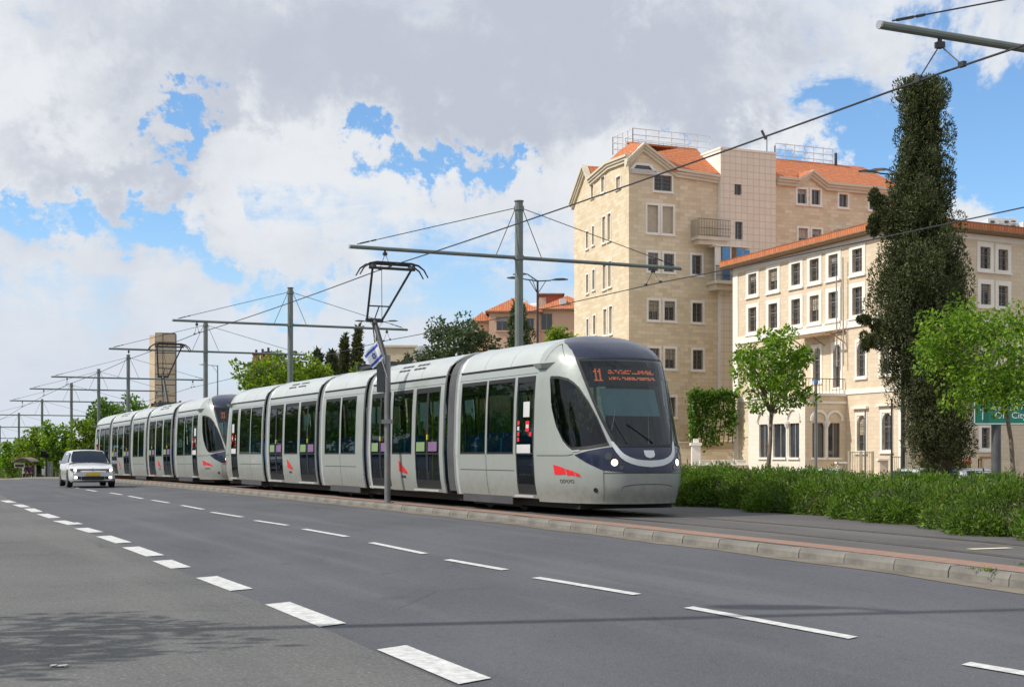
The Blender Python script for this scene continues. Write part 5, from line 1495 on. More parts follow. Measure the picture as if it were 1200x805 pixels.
# the big cypress
def cypress(label, px, d, prof, seed, mat, ncl, per, leaf, trunk_r=.3, crs=(.34, .62), name='cypress_tree', group=None, side=None, foot=0.0):
    """prof: (image row, left px, right px) of the outline"""
    rng = np.random.default_rng(seed); b = groundpt(px, d)
    T = thing(name, label, 'tree', b, group=group)
    zz = [zat(y, d) - b.z for y, a, c in prof][::-1]; cc = [((a + c) / 2 - px) / F * d for y, a, c in prof][::-1]; rr = [(c - a) / 2 / F * d for y, a, c in prof][::-1]
    top = zz[-1]
    m = MB(); m.tube([(foot, 0, -.4), (foot * .9, 0, zz[0] + .5), (0, 0, top * .45), (0, 0, top * .92)], [trunk_r, trunk_r * .9, trunk_r * .5, trunk_r * .15], 10); m.build('trunk', M_barkd, T, True)
    cl = []
    w = np.array([np.interp(z, zz, rr) ** 1.3 for z in np.linspace(zz[0], top, 60)]); w = w / w.sum(); zl = np.linspace(zz[0], top, 60)
    k = 0
    while len(cl) < ncl:
        z = rng.choice(zl, p=w) + rng.uniform(-.15, .15); R = np.interp(z, zz, rr); c = np.interp(z, zz, cc); a = rng.uniform(0, 2 * PI)
        r = R * rng.uniform(.25, 1.0) ** .55 * (1 + .13 * math.sin(3 * a + z * 1.3) + .13 * math.sin(5 * a - z * 2.1))
        s = rng.uniform(*crs) * (.55 + .45 * min(1, R / max(rr)))
        z = min(z, top - s * .75); r = max(0, r - s * .35)
        r *= rng.uniform(.90, 1.14); cl.append((c + r * math.cos(a), r * math.sin(a), z, s * .56, s * .95))
    if side:
        for (spx, spy, sr) in side:
            for _ in range(9): cl.append(((spx - px) / F * d + rng.normal() * sr * .5, rng.normal() * sr * .5 - .3, zat(spy, d) - b.z + rng.normal() * sr * .6, sr * .5, sr * .8))
    V, Fq = clump_leaves(np.array(cl), per, leaf, rng, up=.9, wr=.34, shell=.74, outw=.8)
    core = [(np.interp(z, zz, cc), 0.0, z, np.interp(z, zz, rr) * .62, .5) for z in np.linspace(zz[0] + .3, top - .4, max(8, ncl // 12))]
    V2, F2 = clump_leaves(np.array(core), max(50, per // 1), leaf * 2.0, rng, up=.6, wr=.4, shell=.1)
    V = np.concatenate([V, V2]); Fq = np.concatenate([Fq, F2 + len(V) - len(V2)])
    leaf_part('crown', V, Fq, mat, T)
    return T
cypress('tall dark cypress towering over the pale stone house', 1083, 60.5,
        [(94, 1058, 1107), (112, 1050, 1112), (150, 1049, 1112), (200, 1044, 1117), (245, 1038, 1122), (262, 1030, 1130), (300, 1024, 1136), (340, 1017, 1139), (400, 1026, 1142), (430, 1036, 1140), (470, 1050, 1143), (505, 1058, 1143), (528, 1062, 1141), (541, 1072, 1134)], 5, L_cyp, 560, 300, .13, .42, (.62, 1.05),
        side=[(1026, 238, .30), (1019, 264, .22), (1031, 258, .3), (1016, 402, .28), (1027, 388, .34), (1012, 376, .16)], foot=.88)

# trees and conifers behind the trams
def bg_tree(label, px, d, ytop, ybot, hw, seed, mat, leaf=.30, ncl=60, per=34, **kw):
    b = groundpt(px, d); zt, zb = zat(ytop, d) - b.z, zat(ybot, d) - b.z
    rx = hw / F * d
    return broadleaf(label, b, zt, (zt + zb) / 2, (rx, rx * .9, (zt - zb) / 2), seed, mat, leaf, ncl, per, max(.08, rx * .05), **kw)
bg_tree('wide fresh green tree behind the rear end of the leading tram', 335, 112, 414, 472, 72, 31, L_lime, .34, 130, 44, group=None)
bg_tree('rounded green tree between the wide green tree and the small cypresses', 428, 118, 422, 470, 22, 32, L_lime, .3, 40, 36)
bg_tree('spreading grey-green tree in front of the salmon house', 540, 104, 370, 440, 54, 33, L_dark, .30, 110, 44)
bg_tree('low grey-green tree beside the satellite dish', 490, 108, 410, 450, 26, 34, L_dark, .28, 40, 36)
bg_tree('small lime green tree between the double lamp and the tall house', 655, 88, 379, 430, 22, 35, L_lime, .24, 44, 36)
cypress('dark ragged conifer in front of the salmon house', 606, 100, [(354, 602, 610), (370, 597, 618), (390, 594, 624), (410, 592, 628), (450, 590, 630)], 36, L_dark, 90, 60, .26, .2)
cypress('slim cypress beside the flag', 420, 126, [(384, 419, 421.5), (396, 415, 424), (415, 412, 426), (440, 411, 427)], 37, L_cyp, 60, 55, .26, .15, (.3, .5), group='small cypresses behind the tram')
cypress('slim cypress in front of the grey panelled block', 404, 126, [(393, 403, 405), (405, 400, 408), (425, 397, 410), (450, 397, 411)], 38, L_cyp, 60, 55, .26, .15, (.3, .5), group='small cypresses behind the tram')
cypress('olive conifer with pointed tip left of the grey panelled block', 372, 122, [(412, 371, 373), (420, 366, 378), (436, 363, 381), (460, 362, 383)], 39, L_olive, 50, 50, .26, .15, (.3, .5), group='small cypresses behind the tram')
cypress('olive conifer standing against the grey panelled block', 389, 122, [(413, 386, 392), (424, 382, 396), (440, 380, 398), (460, 380, 399)], 40, L_olive, 50, 50, .26, .15, (.3, .5), group='small cypresses behind the tram')
bg_tree('dark green spreading tree at the foot of the stone tower', 140, 122, 462, 520, 46, 41, L_mid, .34, 90, 36, clr=(.4, .7))
bg_tree('darker tree showing on the right of the stone tower', 205, 134, 466, 520, 18, 42, L_mid, .3, 34, 34)
for i, (px, d, yt, yb, hw, lab) in enumerate([(96, 118, 486, 556, 22, 'bright green tree just behind the white car'), (66, 128, 487, 556, 22, 'bright green tree behind the traffic light'),
                                         (38, 140, 497, 562, 24, 'bright green tree behind the bus shelter'), (14, 150, 512, 566, 20, 'low bright green tree beyond the bus shelter'),
                                         (-14, 156, 514, 570, 22, 'bright green tree at the far end of the street'), (112, 132, 492, 556, 18, 'bright green tree beside the tail of the second tram'),
                                         (52, 160, 500, 570, 26, 'bright green tree filling the gap behind the bus shelter')]):
    bg_tree(lab, px, d, yt, yb, hw, 50 + i, L_lime if i % 2 == 0 else L_bright, .32, 64, 40, group='bright green trees at the end of the street')
for i, (px, d, hw) in enumerate([(-48, 168, 30), (-90, 175, 34), (-135, 180, 34), (-180, 172, 34), (-230, 180, 40), (22, 200, 34), (72, 205, 34), (-30, 205, 34)]):
    bg_tree('distant green tree closing the view down the street', px, d, 508, 580, hw, 90 + i, L_bright if i % 2 else L_mid, .42, 50, 36, group='distant trees closing the street')
# street trees along the left pavement, beside the camera's view; they shade the road and mirror in the tram windows
for i, u in enumerate((11.5, 40, 57, 71, 86, 103)):
    p = Rd(u, -4.6 + (.3 if i % 2 else 0)); p.z = gz(p.x, p.y)
    broadleaf('leafy street tree on the left pavement', p, 7, 4.3, (2.0, 2.0, 1.7), 70 + i, L_mid, .22, 60, 38, .1, group='street trees along the left pavement')

for i, u in enumerate((16, 27, 37, 47, 57, 67, 78, 90, 103, 116, 130, 144, 158, 174, 190)):
    p = Rd(u, -13.5 - 1.5 * (i % 2)); p.z = gz(p.x, p.y)
    broadleaf('large shade tree behind the left pavement', p, 11, 6.2, (4.4, 4.4, 4.2), 170 + i, L_mid, .5, 90, 40, .2, group='large trees behind the left pavement')

for i in range(30):
    u = 18 + i * 5.2; p = Rd(u, -10.6 - .8 * (i % 3)); p.z = gz(p.x, p.y)
    broadleaf('leafy shrub below the large trees on the left pavement', p, 3, 1.5, (2.7, 1.6, 1.7), 270 + i, L_mid, .5, 34, 30, .06, name='pavement_shrub', cat='shrub', trunk_h=.4, group='shrubs behind the left pavement')

for i in range(17):
    q = 28 + i * 4.0; p = Wt(q, 14.6 + .7 * (i % 2)); p.z = gz(p.x, p.y)
    broadleaf('tall leafy shrub behind the second track, seen through the tram windows', p, 4, 2.0, (2.5, 1.4, 1.9), 370 + i, L_mid if i % 3 else L_bright, .26, 60, 40, .06, name='trackside_shrub', cat='shrub', trunk_h=.5, group='shrubs behind the second track')

# ivy curtain on the garden wall
def ivy():
    rng = np.random.default_rng(8); d = 104.0
    T = thing('ivy_curtain', 'green ivy hanging over the garden wall beside the tall stone house', 'ivy', groundpt(834, d))
    o = T.location; C = []
    def add(px, py, n, sx, sy):
        for _ in range(n): C.append(((px + rng.normal() * sx - 600) / F * d - o.x, rng.uniform(-.5, .3), zat(py + rng.normal() * sy, d) - o.z))
    for px in range(810, 862, 3): add(px, 463, 60, 3, 3)
    for py in range(460, 515, 5): add(812, py, 40, 3, 3); add(858, py, 12, 2, 3)
    for _ in range(85): add(rng.uniform(810, 860), rng.uniform(462, 512), 26, 2.4, 4)
    add(836, 512, 120, 6, 5); add(826, 518, 70, 5, 4)
    C = np.array(C); D = unit(rng.normal(size=C.shape) + np.array([-.3, -.6, -.5]))
    V, Fq = cards(C, D, .26 * rng.uniform(.6, 1.3, len(C)), .7, rng); leaf_part('leaves', V, Fq, L_mid, T)
    m = MB()
    for k in range(10):
        x = (812 + k * 5.2 - 600) / F * d - o.x; m.tube([(x, .25, zat(519, d) - o.z), (x + .15, .2, zat(490, d) - o.z), (x - .1, .25, zat(462, d) - o.z)], .04, 5)
    for py in (466, 484, 500): m.tube([((810 - 600) / F * d - o.x, .22, zat(py, d) - o.z), ((861 - 600) / F * d - o.x, .22, zat(py, d) - o.z)], .03, 5)
    m.build('trellis', M_barkd, T)
ivy()

# hedge between the tracks
M_twig = pm('hedge_twigs', (.030, .036, .014), .95, var=.4, scale=9, bump=.8, bscale=40, col2=(.075, .055, .03))
def hedge():
    rng = np.random.default_rng(2)
    T = thing('hedge', 'dense low green hedge running between the two tram tracks', 'hedge')
    NE = [(-22, 1.0), (-16, 2.1), (-10, 2.72), (-7, 3.5), (-3.8, 4.35), (0, 4.9), (4, 5.35), (10, 5.6), (30, 5.6)]
    ne = lambda q: float(np.interp(q, [a for a, b in NE], [b for a, b in NE])) - bend(q) * (1 if q < -3 else 0) * .0
    be = lambda q: 8.15
    def wav(q): return .22 * math.sin(q * 1.7) + .16 * math.sin(q * 3.9 + 1) + .06 * math.sin(q * 8.7)
    def hgt(q, f):
        """hedge height over the bed; f 0 near edge .. 1 far edge"""
        e = (1 - max(0, 1 - f / .24) ** 3.0) * min(1, (1 - f) / .12) ** .5
        return e * (.655 + .05 * math.sin(q * 1.1 + 2 * f) + .08 * math.sin(q * 2.7 + f * 7) + .05 * math.sin(q * .37))
    def surf(q, f):
        a, b = ne(q) + wav(q), be(q); return Wt(q, a + (b - a) * f, BED + hgt(q, f))
    qs = np.arange(-22, 26.1, .25); fs = [0, .02, .05, .09, .14, .2, .28, .36, .45, .55, .65, .75, .85, .93, 1.0]
    m = MB(); m.grid([[surf(q, f) + Vector((0, 0, -.20 * min(1, f * 5))) + TN * .26 for f in fs] for q in qs]); m.build('twig_core', M_twig, T, True)
    def mounds(n, q0, q1, per, size, mat, name, rr=(.13, .30), wr=.34, up=.55, fp=2.3):
        cl = []
        for _ in range(n):
            q = rng.uniform(q0, q1); f = rng.random() ** fp
            p = surf(q, f); r = rng.uniform(*rr)
            p = p + Vector((0, 0, -.10 * min(1, f * 10))) + (TN * .10 if f < .1 else Vector((0, 0, 0)))
            p.z = max(p.z, BED + r * .5)
            cl.append((p.x, p.y, p.z, r, r * .85))
        V, Fq = clump_leaves(np.array(cl), per, size, rng, up=up, wr=wr, shell=.55, outw=1.0)
        leaf_part(name, V, Fq, mat, T)
    mounds(1350, -16.5, 8, 135, .070, L_hedge, 'leaves', (.12, .34))
    mounds(330, -16.5, 8, 60, .10, L_hedge2, 'shoots', (.16, .32), .26, 1.0)
    mounds(240, 8, 26, 60, .16, L_hedge, 'far_leaves', (.25, .4), .4)
    mounds(60, -16, 6, 14, .06, L_dry, 'dry_leaves', (.15, .3), .4, 0)
hedge()
# weeds at the kerb joints
def weed(label, px, py, n, s, seed):
    rng = np.random.default_rng(seed); b = gp(px, py, BED); T = thing('weed', label, 'weed', b, group='weeds along the kerb')
    C = np.stack([rng.normal(size=n) * s, rng.normal(size=n) * s, np.zeros(n)], 1); D = unit(np.stack([rng.normal(size=n) * .6, rng.normal(size=n) * .6, np.ones(n) * .8], 1))
    V, Fq = cards(C, D, s * 1.1 * rng.uniform(.5, 1.3, n), .3, rng); leaf_part('blades', V, Fq, L_hedge, T)
weed('small green weed tuft growing behind the kerb joint', 1139, 667, 30, .025, 1)
weed('flat sparse weeds spreading behind the kerb', 1158, 669.5, 50, .04, 2)
weed('weed sprig beside the kerb near the painted mark', 1198, 662, 30, .035, 3)
weed('weed tuft at the foot of the coupled tram ends', 262, 567, 40, .10, 4)
# ------------------------------------------------------------------ street furniture, vehicles, people
M_lampd = pm('dark_lamp_paint', (.045, .046, .05), .5, .3, var=.1)
M_lampg = pm('grey_lamp_paint', (.20, .21, .22), .5, .3, var=.1)
M_lampglass = pm('lamp_diffuser', (.45, .45, .42), .3, var=.03)
def lamp_head(m_parent, tip, direction, L=.95, w=.30, mat=None):
    """flat luminaire: tapered shell and diffuser below"""
    a = Vector(tip); d = Vector(direction).normalized(); s = d.cross(Vector((0, 0, 1))).normalized()
    m = MB(); top = []; bot = []
    for f, ww, h in ((0, .35, .04), (.25, .85, .10), (.7, 1.0, .11), (1.0, .55, .05)):
        c = a + d * L * f; top.append([c - s * w / 2 * ww, c - s * w / 4 * ww + Vector((0, 0, h)), c + s * w / 4 * ww + Vector((0, 0, h)), c + s * w / 2 * ww])
    m.grid(top); m.poly([r[0] for r in top] + [r[3] for r in top[::-1]]); h_ = fix_normals(m.build('lamp_head', mat or M_lampd, m_parent))
    m = MB(); c0, c1 = a + d * L * .28, a + d * L * .85; z = Vector((0, 0, -.015)); m.poly([c0 - s * w * .33 + z, c0 + s * w * .33 + z, c1 + s * w * .36 + z, c1 - s * w * .36 + z]); m.build('diffuser', M_lampglass, h_)
def lamp(label, px, d, ytop, arms, mat, r=.09, base_d=None):
    b = groundpt(px, d); H = zat(ytop, d) - b.z
    T = thing('street_lamp', label, 'street lamp', b, group='street lamps')
    m = MB(); m.tube([(0, 0, -.3), (0, 0, H * .4), (0, 0, H)], [r, r * .85, r * .6], 10); m.tube([(0, 0, -.3), (0, 0, .9)], [r * 1.5, r * 1.4], 10); m.build('pole', mat, T)
    for (dx, dy, L, rise) in arms:
        dv = Vector((dx, dy, 0)).normalized()
        m = MB(); m.tube([(0, 0, H - .05), dv * L + Vector((0, 0, H + rise))], .035, 7); m.tube([Vector((0, 0, H - .75)), dv * min(.75, L * .6) + Vector((0, 0, H - .05 + rise * .5))], .022, 6); m.build('arm', mat, T)
        lamp_head(T, dv * L + Vector((0, 0, H + rise)), dv + Vector((0, 0, .04)), mat=mat)
    return T
lamp('dark double-arm street lamp behind the tall mast', 630, 78, 328.5, [(-1, -.1, .75, .05), (1, .1, .75, .0), (-.9, .5, .6, .35)], M_lampd, .1)
lamp('dark double-arm street lamp behind the raised pantograph', 441, 118, 377, [(-1, 0, .85, 0), (1, 0, .85, 0)], M_lampd, .1)
lamp('grey single-arm street lamp beside the mast where the trams meet', 255, 140, 428, [(-1, 0, .9, 0)], M_lampg, .1)
lamp('dark lamp post with two heads reaching left out of the cypress', 1058, 63, 205, [(-1, -.2, 1.15, .02), (-.8, .6, .65, .30)], M_lampd, .1)
lamp('distant dark lamp over the bright green trees', 54, 165, 501, [(-1, 0, 1.6, 0)], M_lampd, .12)
# the tall lamp outside the left of the view whose long shadow crosses the road
def tall_lamp():
    base = Vector((-8.6, 9.15, 0)); T = thing('street_lamp', 'tall lamp post on the left pavement throwing a long shadow over the road', 'street lamp', base, group='street lamps')
    m = MB(); m.tube([(0, 0, -.2), (0, 0, 6), (0, 0, 14.5)], [.13, .11, .09], 12); m.build('pole', M_lampg, T)
    m = MB(); m.tube([(0, 0, 11.3), (-.75, .30, 11.6)], .05, 8); m.build('arm', M_lampg, T); lamp_head(T, (-.75, .30, 11.6), (-1, .05, .02), 1.2, .42, M_lampg)
tall_lamp()

# signal post with the small flag on the narrow kerb island
def signal_post():
    p = Wt(7.55, -.30, BED); T = thing('signal_post', 'grey post with a black signal box on the kerb before the leading tram', 'post', p)
    H = 3.55
    m = MB(); m.tube([(0, 0, -.1), (0, 0, H)], .075, 12); m.tube([(0, 0, 0), (0, 0, .02)], .16, 12); m.build('pole', M_postg, T)
    m = MB(); c = Vector((-.17, .05, H - .55)); m.obox(c, (.085, 0, 0), (0, .11, 0), (0, 0, .34)); s = m.build('signal_box', M_boxd, T)
    m = MB()
    for z in (-.2, .02, .24): m.tube([c + Vector((0, .11, z)), c + Vector((0, .26, z))], .075, 10, False)
    m.build('lamp_hood', M_lampd, s)
    for z in (H - .3, H - .8):
        m = MB(); m.box(-.13, 0, -.02, .02, z - .02, z + .02); m.build('bracket', M_postg, T)
    m = MB(); m.obox((0, -.06, 1.95), (.14, 0, 0), (0, .03, 0), (0, 0, .05)); m.build('clamp', M_postg, T)
    # flag
    fo = thing('flag', 'small white flag with blue stripes and blue six-pointed star tied to the signal post', 'flag', p + Vector((0, 0, H - .2)))
    m = MB(); m.tube([(0, -.08, -.35), (-.30, -.10, .62)], .012, 6); m.build('stick', M_wmetal, fo)
    A, B, C_, D_ = Vector((-.16, -.10, .16)), Vector((-.30, -.11, .58)), Vector((-.78, -.16, .22)), Vector((-.58, -.14, -.14))
    A, B, C_, D_ = Vector((-.09, -.10, .12)), Vector((-.26, -.11, .52)), Vector((-.56, -.18, .20)), Vector((-.34, -.15, -.14))
    def fp_(u, v, lift=0.0):
        q = A.lerp(D_, u).lerp(B.lerp(C_, u), v); w = .035 * math.sin(u * 7 + v * 3)
        return q + Vector((.0, -w - lift, .0))
    def cloth(u0, u1, v0, v1, mat, name, lift, n=10, par=None):
        m = MB(); m.grid([[fp_(u0 + (u1 - u0) * i / n, v0 + (v1 - v0) * j / n, lift) for i in range(n + 1)] for j in range(n + 1)]); return m.build(name, mat, par or fo, True)
    cl = cloth(0, 1, 0, 1, M_flagw, 'cloth', 0)
    cloth(0, 1, .10, .25, M_flagb, 'stripe', .004, par=cl); cloth(0, 1, .75, .90, M_flagb, 'stripe', .004, par=cl)
    m = MB()
    for s in (1, -1):
        T3 = [(.5 + .19 * math.sin(2 * PI * k / 3) * .72, .5 + s * .19 * math.cos(2 * PI * k / 3)) for k in range(3)]
        for a, b in zip(T3, T3[1:] + T3[:1]): m.bar(fp_(*a, .008), fp_(*b, .008), .022, .006)
    m.build('star', M_flagb, cl)
M_postg = pm('grey_post', (.22, .225, .225), .5, .4, var=.12)
M_boxd = pm('signal_box_dark', (.045, .055, .06), .6, var=.1)
M_flagw = pm('flag_white', (.82, .82, .84), .8, var=.03); M_flagb = pm('flag_blue', (.05, .10, .48), .8, var=.05)
signal_post()

# green direction sign
M_sign = pm('sign_green', (.005, .20, .15), .35, var=.06, scale=.8); M_signw = pm('sign_white', (.85, .87, .86), .4, var=.03)
M_lampgd = pm('sign_post_grey', (.10, .105, .11), .5, .3, var=.2, scale=3)
def green_sign():
    d = 47.0; b = groundpt(1169, d)
    T = thing('road_sign', 'large green road sign with white lettering on a grey post behind the tree', 'sign', b)
    X = lambda px: (px - 600) / F * d - b.x; Z = lambda py: zat(py, d) - b.z
    m = MB(); m.tube([(0, .14, -.3), (0, .14, Z(446))], .16, 14); m.build('post', M_lampgd, T)
    m = MB(); m.box(X(1140), X(1262), -.04, .0, Z(498), Z(441)); pn = m.build('sign_panel', M_sign, T)
    m = MB()
    x0, x1, z0, z1 = X(1141), X(1261), Z(497), Z(442)
    for q in ((x0, x1, z0, z0 + .03), (x0, x1, z1 - .03, z1), (x0, x0 + .03, z0, z1), (x1 - .03, x1, z0, z1), (x0, x1, Z(461) - .01, Z(461) + .015)): m.box(q[0], q[1], -.052, -.045, q[2], q[3])
    m.build('sign_border', M_signw, pn)
    m = MB(); c = Vector((X(1150.5), -.045, Z(448)))
    for r0, r1 in ((.17, .14), (.09, .06)):
        n = 22
        for k in range(n):
            a, e = 2 * PI * k / n, 2 * PI * (k + 1) / n
            m.poly([c + Vector((r0 * math.cos(a), 0, r0 * math.sin(a))), c + Vector((r0 * math.cos(e), 0, r0 * math.sin(e))), c + Vector((r1 * math.cos(e), 0, r1 * math.sin(e))), c + Vector((r1 * math.cos(a), 0, r1 * math.sin(a)))])
    m.build('sign_emblem', M_signw, pn)
    for s, px, py, h in (('Old City', 1184, 487, .24), ('העיר העתיקה'[::-1], 1190, 467, .24), ('البلدة القديمة', 1190, 477.5, .24), ('Begin', 1191, 455, .20)):
        if s == 'Begin': s = 'הר הבית'[::-1]
        if s.startswith('ال'): s = ''.join(chr(c) for c in (0xFE94, 0xFEE4, 0xFEF3, 0xFEAA, 0xFED8, 0xFEDF, 0xFE8D, 0x20, 0xFE93, 0xFEAA, 0xFEE0, 0xFE92, 0xFEDF, 0xFE8D))
        V, Fc = flat_text(s, h * 1.25)
        if not V: continue
        m = MB(); m.v = [(X(px) + v[0], -.047, Z(py) + v[1]) for v in V]; m.f = list(Fc); m.uv = [None] * len(Fc); m.build('sign_lettering', M_signw, pn)
    m = MB(); m.bar((X(1151), -.047, Z(492)), (X(1151), -.047, Z(478)), .07, .004); m.bar((X(1151), -.047, Z(476)), (X(1154), -.047, Z(481)), .06, .004); m.bar((X(1151), -.047, Z(476)), (X(1148.5), -.047, Z(481)), .06, .004); m.build('sign_arrow', M_signw, pn)
green_sign()
def thin_post(label, px, d, ytop, mat, r=.04, cap=None):
    b = groundpt(px, d); H = zat(ytop, d) - b.z; T = thing('thin_post', label, 'post', b)
    m = MB(); m.tube([(0, 0, -.2), (0, 0, H)], r, 8); m.build('pole', mat, T)
    m = MB(); m.tube([(0, 0, H), (0, 0, H + .12)], r * 1.6 if cap else r * 1.15, 8); m.build('cap', cap or mat, T)
M_bluec = pm('blue_cap', (.06, .22, .50), .5, var=.05)
thin_post('thin grey post with a blue cap in front of the portico', 956, 52, 450, M_postg, .055, M_bluec)
thin_post('thin pale post beside the metal fence', 1014, 66, 483, M_postg, .035)
thin_post('thin black post standing before the arched ground-floor window', 1045, 66, 470, M_lampd, .045)

# garden walls, pillars, fences in front of the houses
def box_thing(name, label, cat, parts, group=None):
    """parts: (name, mat, px0, px1, ytop, d, depth, zbot or None)"""
    px0 = parts[0][2]; d0 = parts[0][5]; b = groundpt(px0, d0); T = thing(name, label, cat, b, group=group)
    for nm, mat, a, c, yt, d, dep, zb in parts:
        m = MB(); x0, x1 = (a - 600) / F * d - b.x, (c - 600) / F * d - b.x; z1 = zat(yt, d) - b.z; z0 = (-.6 if zb is None else zat(zb, d) - b.z)
        y0 = d - b.y
        q = [((x0, z0), (x1, z0), (x1, z1), (x0, z1))]
        m.box(x0, x1, y0, y0 + dep, z0, z1); o = m.build(nm, mat, T)
        L = o.data.uv_layers.new(name='UVMap')
        for p in o.data.polygons:
            for li in p.loop_indices:
                v = o.data.vertices[o.data.loops[li].vertex_index].co; L.data[li].uv = (v.x + v.y, v.z)
    return T
box_thing('garden_wall', 'tan stone garden wall under the ivy beside the tall house', 'wall', [('wall', M_stone, 793, 866, 519, 105, .5, None), ('coping', M_corn, 792, 867, 517.5, 104.9, .7, 519), ('upper_wall', M_stone, 808, 866, 464, 105.3, .4, 517.5)])
box_thing('gate_post', 'white stone gate post with pyramid cap below the ivy', 'gate post', [('shaft', M_trim, 811, 821, 522, 98, .6, None), ('cap', M_trim, 809.5, 822.5, 518.5, 97.9, .8, 522), ('finial', M_trim, 813, 819, 514, 98.1, .35, 518.5)])
lw = box_thing('low_wall', 'low pale stone wall carrying four block planters beside the portico', 'wall', [('wall', M_wstone, 820, 878, 545, 97, .5, None), ('coping', M_trim, 819.5, 878, 544, 96.9, .7, 545.2)])
for i, a in enumerate((820.5, 835.5, 848.5, 863)):
    box_thing('block_planter', 'square pale stone planter on the low wall', 'planter', [('box', M_trim, a, a + 11, 539.5, 97.0, .5, 544), ('rim', M_trim, a - .4, a + 11.4, 538.8, 96.95, .6, 539.6)], group='stone planters on the low wall')
box_thing('stone_pillar', 'square stone pillar with pale cap beside the portico and fence', 'pillar', [('shaft', M_wstone, 982, 992, 543, 74, .45, None), ('cap', M_trim, 981, 993, 541, 73.9, .6, 543)])
box_thing('stone_pillar', 'square stone pillar with pale cap below the arched ground-floor window', 'pillar', [('shaft', M_wstone, 1031, 1041, 539.5, 74, .45, None), ('cap', M_trim, 1029.5, 1042.5, 537.5, 73.9, .6, 539.5)])
M_fence = pm('cream_fence', (.52, .46, .32), .6, var=.08)
def fence(label, px0, px1, d, ytop, nb, posts, arch=False):
    b = groundpt(px0, d); T = thing('metal_fence', label, 'fence', b); L = (px1 - px0) / F * d; H = zat(ytop, d) - b.z
    for k in range(posts + 1):
        x = L * k / posts; m = MB(); m.box(x - .05, x + .05, -.05, .05, -.3, H); m.build('post', M_fence, T)
    for z in (H - .06, .35):
        m = MB(); m.box(0, L, -.025, .025, z - .03, z + .03); m.build('rail', M_fence, T)
    for k in range(1, nb):
        x = L * k / nb; m = MB(); m.box(x - .012, x + .012, -.012, .012, .3, H - .05); m.build('bar', M_fence, T)
    if arch:
        for k in range(posts):
            c = L * (k + .5) / posts; R = L / posts * .42; m = MB(); m.tube([(c + R * math.cos(PI * j / 10), -.03, .55 + R * .8 * math.sin(PI * j / 10)) for j in range(11)], .022, 5); m.build('arch_bar', M_fence, T)
fence('cream metal fence between the portico and the first arched window', 995, 1023, 76, 528.5, 14, 2)
fence('cream metal fence in front of the second arched window', 1044, 1076, 76, 534, 14, 2)
fence('cream metal fence right behind the cypress trunk', 1078, 1146, 76, 533, 30, 4)
fence('cream metal gate with curved bars beyond the green sign post', 1147, 1210, 76, 535, 26, 3, True)
box_thing('notice_beam', 'dark brown beam over the curved-bar gate', 'beam', [('beam', M_brown, 1148, 1173, 534.5, 75.5, .3, 537.5), ('beam_post', M_brown, 1149, 1151, 537.5, 75.6, .2, None), ('beam_post', M_brown, 1170, 1172, 537.5, 75.6, .2, None)])
def flowers(label, px, d, seed, wpx=20):
    rng = np.random.default_rng(seed); b = groundpt(px, d); T = thing('flower_planter', label, 'planter', b, group='planters with red flowers')
    w = wpx / F * d; zt = zat(549, d) - b.z
    m = MB(); pr = [(-w / 2, 0), (w / 2, 0), (w / 2 * 1.1, zt), (-w / 2 * 1.1, zt)]; m.prism([Vector((x, -.25, z)) for x, z in pr], (0, .5, 0)); m.build('trough', M_trim, T)
    C = np.stack([rng.uniform(-w / 2, w / 2, 160), rng.uniform(-.25, .25, 160), zt + rng.random(160) * .35], 1); D = unit(rng.normal(size=C.shape) + np.array([0, 0, .5]))
    V, Fq = cards(C, D, .13 * rng.uniform(.6, 1.3, 160), .8, rng); leaf_part('leaves', V, Fq, L_hedge, T)
    C[:, 2] += .18; V, Fq = cards(C[:110], D[:110], .15 * rng.uniform(.6, 1.3, 110), .9, rng); leaf_part('flowers', V, Fq, M_flower, T)
M_flower = leaf_mat('red_flowers', (.45, .05, .03), (.65, .12, .06), (.75, .25, .12), .2)
flowers('pale trough of orange-red flowers left of the cypress trunk', 1088, 70, 1, 22); flowers('pale trough of red flowers right of the cypress trunk', 1126, 70, 2, 22)

